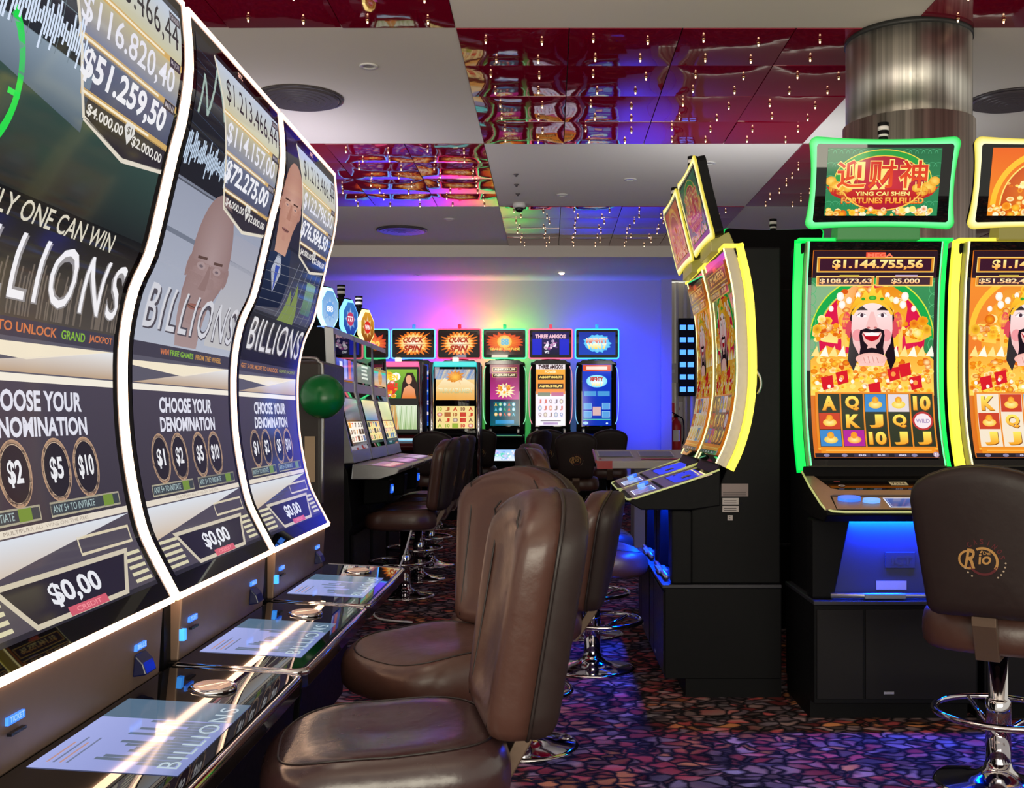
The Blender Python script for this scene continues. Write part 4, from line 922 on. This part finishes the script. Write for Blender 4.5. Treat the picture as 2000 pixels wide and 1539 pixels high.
    # tower lamp
    tl = MB().lathe([(.018, 0), (.018, .03), (.022, .032), (.022, .045), (.020, .047), (.020, .062), (.022, .064), (.022, .078), (.001, .080)], 20, (w_*.5, .16, 2.315)).build('tower_lamp', black, t, auto=30)
    MB().lathe([(.0215, 0), (.0215, .017)], 20, (w_*.5, .16, 2.361)).build('white_band', wplast, tl, True)
    MB().lathe([(.0190, 0), (.0190, .018)], 20, (w_*.5, .16, 2.336)).build('white_band', wplast, tl, True)
    # the blue lamp under the deck
    m = Matrix.Rotation(rz, 4, 'Z'); p0 = Vector(loc) + m @ Vector((w_/2, .065, .797))
    B(.15, .03, .794, w_-.15, .09, .802).build('belly_lamp', bluelab, t)
    area('belly_lamp_light', p0 - Vector((0, 0, .012)), (0, 0, rz), .34, .05, (.0, .045, 1), 26)
    return t
mA = machine_a((1.03, 4.18, 0), 0, 'green', 'green', 'green-framed slot machine facing the camera before the steel column')
mA2 = machine_a((1.695, 4.18, 0), 0, 'yellow', 'orange', 'yellow-framed slot machine cut off by the right edge of the photo')
machine_a((.49, 4.58+WA, 0), R(-90), 'yellow', 'green', 'yellow-edged curved slot machine seen edge-on, the nearer of the two')
machine_a((.49, 5.245+WA, 0), R(-90), 'yellow', 'orange', 'yellow-edged curved slot machine seen edge-on, the farther of the two')
machine_a((1.66, 6.6, 0), R(180), 'green', 'green', 'slot machine seen from behind, only its dark topper with green edge showing', art=False)
t = thing('paper_notice', 'small pale stickers on the black side of the edge-on slot machine', 'sticker', (0.735, 4.599, .775))
for x, z, a, b, nm in ((0, .085, .115, .055, 'notice'), (.004, .050, .07, .028, 'notice'), (.004, .018, .07, .026, 'notice'), (.026, -.018, .022, .022, 'notice')):
    o = B(x, -.002, z, x+a, .0, z+b).build(nm, mat('notice_paper_%d' % int(z*1000+50), (.22, .17, .17) if z > .08 else (.42, .38, .38), .6), t)
    q = Print(); 
    for k in range(2): q.rect(.006, .006+.009*k, a-.01, .009+.009*k, '#4a4044')
    q.build('print_lines', flat((x, -.0025, z), (1, 0, 0), (0, 0, 1)), o, DECAL)
o = MB().tube(catmull([(.89, 4.594, 1.30), (.902, 4.587, 1.33), (.900, 4.587, 1.37), (.885, 4.594, 1.40)], 4), .006, 6).build('cabinet_pull', silver, None, True); tag(o, 'small curved pull handle on the black cabinet side', 'handle')

# ================================================================== TYPE D: silver cabinets with octagon toppers (facing +X)
def slots_grid(p, x0, y0, x1, y1, nx, ny, bg, syms, cols):
    p.rect(x0, y0, x1, y1, bg).up(); dx, dy = (x1-x0)/nx, (y1-y0)/ny
    for i in range(nx):
        for j in range(ny):
            cx, cy = x0+dx*(i+.5), y0+dy*(j+.5); s_ = random.choice(syms)
            if s_ == 'o': p.ell(cx, cy, dx*.36, dy*.38, random.choice(cols), 12, '#f4ecd8')
            elif s_ == '#': p.rect(cx-dx*.4, cy-dy*.4, cx+dx*.4, cy+dy*.4, random.choice(cols))
            else: p.text(s_, cx-dx*.28, cy-dy*.33, cx+dx*.28, cy+dy*.33, random.choice(cols), .04)
    return p.up()
PROF_D = [(.300, .93), (.415, 1.385), (.435, 1.76)]
def machine_d(y0, k):
    lab = ['silver slot cabinet with a white-lit octagon topper, nearest of its row', 'silver slot cabinet with a blue-lit octagon topper, middle of its row', 'silver slot cabinet with a yellow-lit octagon topper, farthest of its row'][k]
    t = thing('slot_machine', lab, 'slot machine', (-.97, y0, 0), R(90), 'silver slot cabinets with octagon toppers'); w_ = .70
    MB().prism([(.32, 0), (.32, .46), (.30, .50), (.33, .84), (.36, .92), (.455, 1.385), (.475, 1.76), (.50, 1.78), (.95, 1.78), (.95, 0)], .01, w_-.01).build('cabinet', black, t, bevel=.006)
    MB().prism([(.295, .02), (.319, .02), (.319, .44), (.295, .44)], .05, w_-.05).build('base_door', mat('stand_door_laminate'), t, bevel=.004)
    # silver side frames and cross bars
    for x in (0, w_-.035):
        MB().prism([(.285, .905), (.40, 1.385), (.42, 1.775), (.48, 1.785), (.46, 1.38), (.36, .90)], x, x+.035).build('side_frame', silver, t, bevel=.006)
    MB().prism([(.405, 1.37), (.408, 1.44), (.45, 1.44), (.45, 1.35)], .035, w_-.035).build('middle_bar', silver, t, bevel=.004)
    MB().prism([(.418, 1.735), (.42, 1.775), (.48, 1.785), (.47, 1.735)], .035, w_-.035).build('top_bar', silver, t, bevel=.004)
    MB().prism([(.288, .905), (.302, .985), (.36, .985), (.345, .90)], .035, w_-.035).build('lower_bar', silver, t, bevel=.004)
    up_ = flat((.035, .41, 1.44), (1, 0, 0), (0, .012, .295)); ug = B(.035, .412, 1.44, w_-.035, .45, 1.735).build('upper_glass', glassb, t)
    q = Print(); cs = [('#22309c', '#5a6ad8'), ('#5e6a68', '#8a948c'), ('#3a6a50', '#c89a50')][k]; q.rect(.02, .01, .61, .285, cs[0], cs[1]).up()
    if k == 0:
        for i in range(3): q.rect(.12+.15*i, .02, .22+.15*i, .13+.03*i, ['#d8e0ff', '#8a98e8', '#c05060'][i])
        q.star(.3, .2, .12, .06, 7, '#1c48e0')
    elif k == 1:
        for i in range(7): q.rect(.20, .04+.028*i, .46-.02*(i % 3), .055+.028*i, '#d8dcd4')
    else: q.rect(.02, .01, .61, .12, '#d8b070', '#4a90c8').up().ell(.31, .08, .10, .06, '#c88a40').rect(.0, .11, .61, .125, '#20c8b0')
    q.build('upper_print', up_, ug, SCREEN, off=.004)
    sl = Vector((0, .098, .375)); lo_ = flat((.04, .303, .985), (1, 0, 0), sl); lg = MB().prism([(.305, .985), (.404, 1.37), (.43, 1.37), (.34, .985)], .035, w_-.035).build('lower_glass', glassb, t)
    q = Print(); q.rect(.03, .03, .59, .36, '#20242c').up(); q.rect(.05, .20, .57, .35, ['#3a4456', '#4a88b0', '#b8c890'][k], ['#8a8c94', '#e8d8a0', '#d8dcb0'][k])
    slots_grid(q, .05, .05, .57, .19, 5, 3, ['#e8e4dc', '#e8d890', '#e8dc9a'][k], ['o', '#', '7', 'J'], ['#c83a3a', '#2a2a34', '#d89030', '#3a6a9a'])
    q.build('lower_picture', lo_, lg, SCREEN, off=.005)
    MB().prism([(.30, .90), (.02, .875), (.0, .862), (.01, .84), (.14, .80), (.31, .80)], .02, w_-.02).build('button_deck', silver, t, bevel=.006)
    dsl = Vector((0, .28, .025)); q = Print(); q.rect(.05, .03, .61, .17, ['#c06a70', '#b078a8', '#b090b0'][k], '#8a6a90').up()
    for i in range(5): q.rect(.07+.107*i, .05, .155+.107*i, .10, ['#d8b0a8', '#c898c8', '#c8b8cc'][k])
    q.build('deck_buttons', flat((.02, .02, .875), (1, 0, 0), dsl), t, SCREENM, off=.003)
    MB().prism([(.30, .80), (.12, .78), (.13, .62), (.31, .60)], .42, .60).build('bill_box', black, t, bevel=.012)
    if k != 1:
        B(.475, .112, .68, .535, .128, .74).build('lit_bill_slot', bluelab, t, bevel=.004)
        Print().rect(.49, .695, .52, .725, '#a8d8ff').build('slot_symbol', flat((0, .1115, 0), (1, 0, 0), (0, 0, 1)), t, SCREENM)
    n0 = len(COL.objects)
    # octagon topper
    cz = 1.925; y_ = .49
    oc = [(.35+.118*math.cos(R(22.5+45*i)), cz+.155*math.sin(R(22.5+45*i))) for i in range(8)]
    MB().slab([(.35+1.10*(x-.35), cz+1.08*(z-cz)) for x, z in oc], y_+.03, y_+.20, 'y').build('topper_housing', black, t, bevel=.01)
    e = [(.35, .95, 1), (.15, .45, 1), (1, .78, .25)][k]
    rim = MB(); inn_ = [(.35+.84*(x-.35), cz+.84*(z-cz)) for x, z in oc]
    V_ = [(x, y_+.02, z) for x, z in oc]+[(x, y_+.005, z) for x, z in inn_]+[(x, y_+.06, z) for x, z in oc]
    rim.add(V_, [(i, (i+1) % 8, (i+1) % 8+8, i+8) for i in range(8)]+[(i, (i+1) % 8, (i+1) % 8+16, i+16) for i in range(8)]).build('light_ring', mat('octagon_light_%d' % k, e, .4, emit=e, strength=2.2), t)
    q = Print(); c_ = [('#a8c8e8', '#6aa0d8'), ('#20389c', '#3a78c0'), ('#7a3010', '#d89a30')][k]
    q.poly([(x, z) for x, z in inn_], c_[0], c_[1]).up().star(.35, cz, .08, .10, 8, c_[1], '#ffffff').up().ell(.35, cz, .045, .05, ['#6aa0e0', '#c03a60', '#d82a20'][k], 14).up().text(['88', '777', 'WIN'][k], .315, cz-.02, .385, cz+.02, '#ffffff', .03)
    q.build('topper_picture', flat((0, y_+.008, 0), (1, 0, 0), (0, 0, 1)), t, SCREEN)
    MB().slab([(.30, 1.775), (.40, 1.775), (.385, 1.80), (.315, 1.80)], y_, y_+.1, 'y').build('topper_foot', black, t)
    B(.16, .47, 1.775, .54, .56, 1.80).build('lit_bar', mat('octagon_bar_%d' % k, (.3, .3, .3), .4, emit=[(.12, .35, 1), (.35, .9, .08), (.9, .1, .75)][k], strength=.9), t, bevel=.004)
    tl = MB().lathe([(.022, 0), (.022, .02), (.030, .022), (.030, .035), (.028, .037), (.028, .060), (.030, .062), (.030, .075), (.028, .077), (.028, .090), (.030, .092), (.030, .105), (.001, .107)], 18, (.35, y_+.09, cz+.15)).build('tower_lamp', black, t, auto=30)
    for z in (.038, .078): MB().lathe([(.0288, 0), (.0288, .0125 if z > .05 else .022)], 18, (.35, y_+.09, cz+.15+z)).build('white_band', wplast, tl, True)
    Rm = Matrix.Translation((.35, y_+.1, 0)) @ Matrix.Rotation(R(-24), 4, 'Z') @ Matrix.Translation((-.35, -y_-.1, 0))
    for o in list(COL.objects)[n0:]:
        if o.parent == t and not o.name.startswith('lit_bar'): o.matrix_basis = Rm
    return t
for k in range(3): machine_d(6.85+.735*k, k)

# dark cabinet beside them, with the green balloon
t = thing('end_cabinet', 'tall dark cabinet with a rounded silver edge behind the green balloon', 'cabinet', (-1.60, 5.62, 0))
B(0, 0, 0, .40, .62, 1.50).build('body', mat('dark_brown_laminate', (.030, .020, .018), .4), t, bevel=.02)
MB().tube(catmull([(.40, 0, .75), (.405, 0, 1.40), (.385, 0, 1.49), (.33, 0, 1.512), (.06, 0, 1.512)], 5), .009, 8).build('silver_edge', silver, t, True)
B(.31, -.004, .86, .365, 0, 1.10).build('paper_card', mat('tan_card', (.45, .32, .2), .6), t)
bl = MB().lathe([(.0005, -.122), (.008, -.118), (.012, -.112), (.045, -.098), (.075, -.075), (.098, -.045), (.112, -.008), (.113, .03), (.102, .065), (.08, .092), (.045, .112), (.0005, .120)], 40)
t = thing('balloon', 'shiny green balloon by the far end of the tall curved screens', 'balloon', (-1.165, 5.475, 1.30)); t.rotation_euler = (R(62), R(8), 0)
bl.build('skin', mat('green_balloon', (.0, .155, .035), .28, bump=(2, .0003, .03), spec=.5), t, True)
MB().lathe([(.012, -.135), (.006, -.128), (.005, -.120), (.007, -.114)], 14).build('knot', mat('green_balloon'), t, True)

# ================================================================== TYPE B: machines against the blue wall
def burst(p, x0, y0, x1, y1, c): p.star((x0+x1)/2, (y0+y1)/2, (x1-x0)*.62, (y1-y0)*.75, 22, c, '#fff2c0', .55, .3)
def art_bt(p, k, W_, H_):
    if k in (1, 2):
        p.rect(0, 0, W_, H_, '#1c0c10').up().star(W_/2, H_/2, W_*.62, H_*.72, 26, '#e06a18', '#ffb040', .6, .3); p.up().star(W_/2, H_/2, W_*.45, H_*.5, 20, '#ffc860', '#fff8e0', .7, .2); p.up()
        p.text('QUICK', W_*.22, H_*.50, W_*.78, H_*.78, '#b03018', .05, shear=.12); p.rect(W_*.25, H_*.455, W_*.80, H_*.47, '#b03018'); p.text('SPIN', W_*.24, H_*.14, W_*.72, H_*.42, '#b03018', .05, shear=.12)
    elif k == 3: p.rect(0, 0, W_, H_, '#30100c').up().star(W_/2, H_*.55, W_*.6, H_*.5, 20, '#d83a18', '#ff9a30', .7, .2).up().ell(W_/2, H_*.58, W_*.2, H_*.28, '#f8b840', 18, '#fff0b0').up().text('88', W_*.40, H_*.42, W_*.62, H_*.72, '#7ac0d8', .05).text('GRAND FORTUNE', W_*.10, H_*.2, W_*.92, H_*.31, '#ffd050', .04)
    elif k == 4: p.rect(0, 0, W_, H_, '#120c30', '#20185c').up().rect(0, 0, W_*.26, H_*.7, '#1420c8').rect(W_*.74, 0, W_, H_*.7, '#1420c8').up().text('THREE AMIGOS!', W_*.08, H_*.72, W_*.92, H_*.9, '#f0c0d0', .05).coins(W_*.33, H_*.25, W_*.68, H_*.6, 22, W_*.05, ['#e0c8e8', '#b04890', '#ffffff', '#6a3a80']).text('W2', W_*.33, H_*.06, W_*.46, H_*.18, '#f0f0ff', .05)
    elif k == 5: p.rect(0, 0, W_, H_, '#0c40b8', '#1430a0').up().star(W_/2, H_/2, W_*.42, H_*.45, 16, '#48c0ff', '#d0f4ff', .8, .2).up().text('MIGHTY', W_*.2, H_*.52, W_*.8, H_*.74, '#d84030', .08, '#ffe8d0').text('WIN 7', W_*.22, H_*.25, W_*.76, H_*.50, '#ffd840', .08, '#fffbe0')
    else: p.rect(0, 0, W_, H_, '#200c18').up().star(W_*.7, H_*.5, W_*.5, H_*.5, 12, '#c83020', '#ff9040').up().text('R2', W_*.6, H_*.25, W_*.85, H_*.6, '#ffd060', .05)
def art_bm(p, k, W_, H_):
    if k == 3:
        p.rect(0, 0, W_, H_*.42, '#0c5a68', '#1a2a4a').rect(0, H_*.42, W_, H_, '#c03a90', '#701a30').up()
        for y, s_ in ((.86, 'A$47.331,58'), (.77, 'A$3.501,69')): p.rect(W_*.08, H_*y, W_*.92, H_*(y+.07), '#40181c').up().frame(W_*.08, H_*y, W_*.92, H_*(y+.07), W_*.012, '#f0c060').text(s_, W_*.14, H_*(y+.018), W_*.86, H_*(y+.055), '#fff0c0', .04).up(-1)
        p.star(W_/2, H_*.56, W_*.4, H_*.15, 14, '#f8e0a0', '#ffffff').up(); p.coins(W_*.3, H_*.50, W_*.7, H_*.64, 26, W_*.06, GOLD+['#a0e0f8']); slots_grid(p, W_*.12, H_*.14, W_*.88, H_*.38, 5, 3, '#10606c', ['o', 'o', 'A'], ['#30c070', '#e05a40', '#60c0e0', '#f0c040']); p.rect(W_*.18, H_*.03, W_*.82, H_*.09, '#2a90c8')
    elif k == 4:
        p.rect(0, 0, W_, H_, '#e8e0f0', '#f0e4e8').up(); p.rect(0, H_*.50, W_, H_*.90, '#e87a20', '#f8b040').up(); p.text('THREE AMIGOS', W_*.08, H_*.905, W_*.92, H_*.975, '#3a1420', .05); p.text('POWER', W_*.3, H_*.84, W_*.7, H_*.88, '#fff0c0', .04)
        for y, s_ in ((.73, 'A$607.868,73'), (.585, 'A$40.240,79')): p.rect(W_*.06, H_*y, W_*.94, H_*(y+.085), '#2a1008').up().text(s_, W_*.10, H_*(y+.02), W_*.90, H_*(y+.065), '#ffd870', .05).up(-1)
        p.rect(W_*.06, H_*.47, W_*.48, H_*.53, '#607060').rect(W_*.52, H_*.47, W_*.94, H_*.53, '#b04880'); slots_grid(p, W_*.04, H_*.12, W_*.96, H_*.44, 5, 3, '#dcd6ec', ['J', 'J', 'o', 'Q'], ['#5a4a70', '#3a6ab0', '#c04040', '#7a5a60']); p.rect(W_*.15, H_*.07, W_*.85, H_*.09, '#5a5068').rect(W_*.25, H_*.015, W_*.75, H_*.05, '#a080b8')
    else:
        p.rect(0, 0, W_, H_, '#0a30b0', '#1038c8').up().rect(W_*.02, H_*.87, W_*.98, H_*.97, '#d8502c').up().rect(W_*.14, H_*.895, W_*.86, H_*.945, '#f8dcd0').ell(W_*.5, H_*.71, W_*.36, H_*.10, '#80e0ff', 24, '#f0fcff').up()
        p.text('MIGHTY', W_*.28, H_*.71, W_*.72, H_*.78, '#c04038', .08).text('WIN 7', W_*.30, H_*.63, W_*.72, H_*.70, '#ffe060', .08, '#ffffff'); p.rect(W_*.06, H_*.47, W_*.48, H_*.55, '#4a98d8').rect(W_*.52, H_*.47, W_*.94, H_*.55, '#4a98d8'); 
        for a, b in ((.05, .26), (.05, .13), (.68, .26), (.68, .13)): p.rect(W_*a, H_*b, W_*(a+.27), H_*(b+.10), '#5aa0e0').up().frame(W_*a, H_*b, W_*(a+.27), H_*(b+.10), W_*.01, '#b0e0ff').up(-1)
        p.rect(W_*.36, H_*.16, W_*.64, H_*.30, '#d8b0b0').rect(W_*.04, H_*.095, W_*.96, H_*.105, '#60e0b0').ell(W_*.12, H_*.04, W_*.09, H_*.025, '#a8d8ff', 14).ell(W_*.85, H_*.035, W_*.04, H_*.015, '#d0f0ff', 10)
YB = 14.06
def machine_b(k):
    cx = ([716, 806, 896, 985, 1075.5, 1166.5][k]-1075)*YB/2090; w_ = .585
    ec = [(.12, .45, 1), (.10, .42, 1), (1, .06, .12), (.08, .95, .32), (.9, .12, .2), (.05, .55, 1)][k]
    lab = ['blue-framed slot machine at the far left end of the back wall row, mostly hidden', 'blue-framed slot machine with a QUICK SPIN topper by the back wall', 'red-framed slot machine with a QUICK SPIN topper by the back wall', 'green-framed slot machine in the back wall row', 'red-framed slot machine with a THREE AMIGOS topper by the back wall', 'blue-framed slot machine with a WIN 7 topper, right end of the back wall row'][k]
    t = thing('slot_machine', lab, 'slot machine', (cx-w_/2, YB, 0), 0, 'slot machines along the back wall')
    em = mat('back_row_light_%d' % k, ec, .4, emit=ec, strength=1.9)
    MB().box(0, .05, 0, w_, .50, .55).build('stand', black, t, bevel=.004)
    MB().prism([(.14, .55), (.10, .80), (.16, 1.02), (.16, 1.93), (.55, 1.93), (.55, .55)], .03, w_-.03).build('cabinet', black, t, bevel=.006)
    MB().prism([(.14, 1.03), (-.10, .96), (-.12, .935), (-.08, .90), (.12, .88)], .02, w_-.02).build('button_deck', gloss, t, bevel=.004)
    B(.06, -.105, .955, w_-.06, .0, .962).build('deck_bar', mat('back_row_bar_%d' % k, ec, .4, emit=tuple(.2+.5*c for c in ec), strength=.5), t)
    for x in (.09, w_-.13): B(x, -.02, .99, x+.04, .03, 1.05).build('lit_knob', silver, t, bevel=.01)
    if k in (3,):
        o = B(.09, .085, .62, w_-.09, .10, .78).build('belly_glass', glassb, t); q = Print(); q.rect(0, 0, w_-.2, .15, '#e8f4ff', '#9ac8ff').up().coins(.02, .02, .35, .13, 26, .03, ['#ffffff', '#7ab0ff', '#d8c8ff', '#60e0c0']); q.build('belly_picture', flat((.1, .084, .625), (1, 0, 0), (0, 0, 1)), o, SCREEN)
    sg = MB().box(.09, .135, 1.075, w_-.09, .16, 1.935).build('screen_glass', glassb, t)
    W_, H_ = w_-.20, .83
    if k not in (0, 1, 2):
        q = Print(); art_bm(q, k, W_, H_); q.build('screen_picture', flat((.10, .134, 1.09), (1, 0, 0), (0, 0, 1)), sg, SCREEN)
    else:
        q = Print(); q.rect(0, 0, W_, H_, ['#103088', '#1838a8', '#203050'][k]).up(); q.coins(0, 0, W_, H_, 60, .04, ['#3a80e0', '#e0d8f0', '#c04060', '#2050c0']); q.build('screen_picture', flat((.10, .134, 1.09), (1, 0, 0), (0, 0, 1)), sg, SCREEN, clip=(0, 0, W_, H_))
    for s_ in (0, 1):
        xs_ = lambda x: w_-x if s_ else x
        pts = [(xs_(.045), .15, 1.11), (xs_(.012), .14, 1.22), (xs_(.004), .135, 1.5), (xs_(.012), .14, 1.78), (xs_(.04), .15, 1.88)]
        MB().tube(catmull(pts, 4), .006, 6).build('side_light', mat('back_row_side_%d' % k, ec, .4, emit=tuple(.25+.6*c for c in ec), strength=1.0), t, True)
    MB().tube([(w_/2-.12, .10, 1.955), (w_/2, .08, 1.97), (w_/2+.12, .10, 1.955)], .01, 8).build('hood_bar', gloss, t, True)
    MB().slab([(.02, 1.90), (.1, 1.955), (w_-.1, 1.955), (w_-.02, 1.90)], .09, .16, 'y').build('hood', gloss, t, bevel=.006)
    z0, z1 = 1.97, 2.37
    MB().box(.012, .07, z0+.004, w_-.012, .18, z1-.01).build('topper_housing', black, t, bevel=.006)
    fr = MB(); o_ = pin(0, z0, w_, z1, .0, .03, 4); i_ = pin(.016, z0+.016, w_-.016, z1-.016, 0, .02, 4); n_ = len(o_)
    fr.add([(x, .06, z) for x, z in o_]+[(x, .055, z) for x, z in i_]+[(x, .10, z) for x, z in o_], [(i, (i+1) % n_, (i+1) % n_+n_, i+n_) for i in range(n_)]+[(i, (i+1) % n_, (i+1) % n_+2*n_, i+2*n_) for i in range(n_)]).build('light_frame', em, t)
    tg = B(.02, .062, z0+.02, w_-.02, .07, z1-.02).build('topper_glass', glassb, t)
    q = Print(); art_bt(q, k, w_-.10, .30); q.build('topper_picture', flat((.05, .0615, z0+.055), (1, 0, 0), (0, 0, 1)), tg, SCREEN, clip=(0, 0, w_-.10, .30))
    MB().lathe([(.016, 0), (.016, .02), (.022, .025), (.022, .07), (.001, .075)], 12, (w_/2, .13, z1-.01)).build('tower_lamp', mat('lamp_glow_%d' % k, ec, .4, emit=ec, strength=.5), t, True)
    area('wall_wash_light', (cx, YB+.58, 2.25), (R(108), 0, 0), .45, .12, [(.03, .04, 1), (.03, .04, 1), (1, .01, .08), (.04, .9, .06), (.8, .1, .3), (.02, .05, 1)][k], [10, 13, 16, 8, .6, 8][k])
    if k == 3: area('rear_glow_light', (cx, YB+.56, 1.4), (R(90), 0, 0), .5, 1.2, (.04, .9, .06), 5)
    return t
for k in range(6): machine_b(k)
area('wall_wash_light', (1.22, YB+.45, 1.55), (R(90), 0, R(-8)), .12, 1.3, (.01, .03, 1), 18)

# ================================================================== TYPE E: two cabinets with bright side rails
def machine_e(pxc, Y, k):
    X = (pxc-1075)*Y/2090; w_ = .60
    t = thing('slot_machine', ['chrome-railed slot machine with a jungle woman on its upper screen', 'chrome-railed slot machine with a blue and gold desert picture, teal light on top'][k], 'slot machine', (X-w_/2, Y, 0), 0, 'chrome-railed slot machines in the middle distance')
    B(.02, .10, 0, w_-.02, .62, 1.83).build('cabinet', black, t, bevel=.01)
    for x in (0, w_-.055): MB().tube([(x+.0275, .05, .25), (x+.0275, .05, 1.84)], .026, 14).build('side_rail', chrome, t, True)
    B(.05, .04, 1.79, w_-.05, .14, 1.85).build('top_light', mat(['pink_top_light', 'teal_top_light'][k], (.2, .2, .2), .3, emit=[(1, .10, .30), (.02, .60, .58)][k], strength=1.3), t, bevel=.012)
    B(w_/2-.035, .10, 1.85, w_/2+.035, .16, 1.90).build('lamp', mat('warm_lamp', (1, .8, .5), .4, emit=(1, .75, .4), strength=2), t, bevel=.01)
    g = B(.06, .075, 1.02, w_-.06, .10, 1.785).build('screen_glass', glassb, t)
    W_ = w_-.15; q = Print()
    if k == 0:
        q.rect(0, .38, W_, .72, '#2a7a28', '#88b838').up().coins(0, .4, W_*.5, .7, 26, .05, ['#f0c830', '#d83020', '#3a9030', '#ffffff']).text('QUEEN', .02, .58, W_*.5, .66, '#ffd030', .06).text('JUNGLE', .02, .48, W_*.5, .56, '#e83020', .06).up()
        q.poly([(.26, .38), (.28, .56), (.33, .68), (.40, .68), (.45, .56), (.45, .38)], '#2a1410'); q.up(); q.ell(.355, .60, .035, .055, '#e8a880', 16).poly([(.27, .38), (.30, .50), (.36, .54), (.42, .49), (.44, .38)], '#e07828', '#e8a880').up()
        q.rect(0, .02, W_, .30, '#a8c088', '#d8e4c8').up().poly([(.10, .02), (.15, .3), (.20, .3), (.24, .02)], '#d88a40', '#c8a868')
        for i in range(14): q.line([(.03*i+.01, .02), (.03*i+.03, .29)], .005, '#e8f0d8' if i % 2 else '#6a9a50')
    else:
        q.rect(0, .36, W_, .72, '#e8a850', '#f8e0a0').rect(0, .60, W_, .72, '#2a90d8', '#1868c0').up().star(W_*.5, .63, .13, .10, 12, '#d87818', '#ffc850').poly([(0, .50), (.10, .62), (.2, .56), (.32, .62), (W_, .54), (W_, .48), (0, .46)], '#f0c880', '#f8e8c0').up().text('TURKAZAMEN', .03, .44, W_-.03, .50, '#b8b070', .03, '#f8f0c8')
        slots_grid(q, .0, .03, W_, .29, 5, 4, '#f0d890', ['A', 'J', '10', '#', 'o'], ['#b0683a', '#8a5a40', '#98b040', '#c83a28'])
    q.build('screen_pictures', flat((.075, .0745, 1.04), (1, 0, 0), (0, 0, 1)), g, SCREEN)
    MB().prism([(.10, 1.0), (-.16, .90), (-.18, .86), (-.12, .82), (.10, .78)], .05, w_-.05).build('button_deck', mat('red_tinted_deck', (.12, .01, .015), .2) if k == 0 else gloss, t, bevel=.01)
    q = Print(); q.rect(.04, .02, .46, .10, '#2aa8d8' if k == 0 else '#403850', '#e0f4ff' if k == 0 else '#605870'); q.build('deck_display', flat((.05, -.14, .91), (1, 0, 0), (0, .24, .09)), t, SCREEN, off=.012)
    B(.08, .05, .1, w_-.08, .10, .74).build('lower_door', mat('stand_door_laminate'), t, bevel=.01)
machine_e(775, 12.4, 0); machine_e(888, 12.4, 1)

# ================================================================== cream console table with red end
t = thing('console_table', 'cream sloping console table with red-striped edges behind the edge-on machines', 'table', (.36, 8.3, 0))
MB().prism([(0, .86), (.62, .93), (.62, .88), (0, .80)], 0, 1.1).build('table_top', creamp, t, bevel=.008)
MB().prism([(.004, .845), (.004, .865), (.62, .935), (.62, .915)], -.012, .001).build('red_end_panel', redp, t)
B(.0, -.008, .80, .12, 0, .862).build('red_end_panel', redp, t)
for x, a in ((.02, .02), (.35, .30), (.70, .25)):
    q = Print(); q.rect(x, .05, x+a, .10, '#c04050').rect(x, .2, x+.28, .5, '#9aa0c8').up().frame(x, .2, x+.28, .5, .01, '#dcdce8'); q.build('printed_strip', flat((0, 0, .862), (1, 0, 0), (0, .62, .07)), t, DECAL, off=.004)
B(.30, .15, 0, .55, .50, .86).build('pedestal', mat('lilac_grey_panel', (.25, .24, .3), .5), t, bevel=.01)
B(.60, .10, .12, .80, .45, .80).build('side_box', creamp, t, bevel=.01)
cab = MB().tube(catmull([(-.86, 6.62, .50), (-.92, 6.60, .30), (-1.02, 6.58, .10), (-1.08, 6.55, .012), (-1.0, 6.3, .012), (-.8, 6.2, .012)], 6), .006, 6).build('cable', wplast, None, True)
cab.location.z = 0; tag(cab, 'thin white cable trailing to the carpet before the octagon-topped cabinets', 'cable')

# ================================================================== place the stools
# (x, y, facing dx, dy, label)
SPOTS = [(-.305, 2.12, -1, -.20, None),
 (-.295, 2.97, -.72, -.70, 'brown leather stool with its padded front turned to the camera, behind the nearest stool'),
 (-.10, 3.92, -1, .1, 'brown stool mostly hidden behind the nearest stool, only a greenish edge of its back showing'),
 (.20, 5.12, 1, .05, 'stool with a blue-lit seat nearest the edge-on yellow machines'),
 (.20, 5.93, 1, .0, 'farther stool with a blue-lit seat at the edge-on yellow machines'),
 (1.465, 3.5, .52, .85, 'dark stool with a gold crest on its back before the green-framed machine'),
 (-.98, 7.2, -1, .0, 'dark stool at the octagon-topped cabinets, nearest of the three there'),
 (-.98, 7.95, -1, .05, 'dark stool at the octagon-topped cabinets, middle of the three there'),
 (-.98, 8.7, -1, -.05, 'dark stool at the octagon-topped cabinets, farthest of the three there'),
 (-1.22, 11.6, .1, 1, 'dark stool in front of the chrome-railed desert-picture machine'),
 (-.37, 12.65, -.9, .5, 'dark stool turned aside, just right of the lit belly screen of the green-framed back machine'),
 (.27, 11.0, .05, 1, 'dark stool with a small orange crest right of centre, largest of the far ones'),
 (.72, 13.2, .0, 1, 'dark stool before the WIN 7 machine at the right end of the back row'),
 (.00, 13.2, .1, 1, 'dark stool before the THREE AMIGOS machine in the back row'),
 (-.90, 13.5, -.1, 1, 'dark stool between the chrome-railed machine and the green-framed back machine')]
for i, (x, y, dx, dy, lab) in enumerate(SPOTS):
    a = face(dx, dy)
    if i == 0: st.location = (x, y, 0); st.rotation_euler = (0, 0, a)
    else:
        r_ = dup(st, (x, y, 0), a, lab)
        if i == 2: r_.scale = (1, 1, .885)
        for c_ in COL.objects:
            if c_.parent == r_ and c_.name.startswith('seat') and not c_.name.startswith('seat_'):
                c_.material_slots[0].link = 'OBJECT'; c_.material_slots[0].material = leather
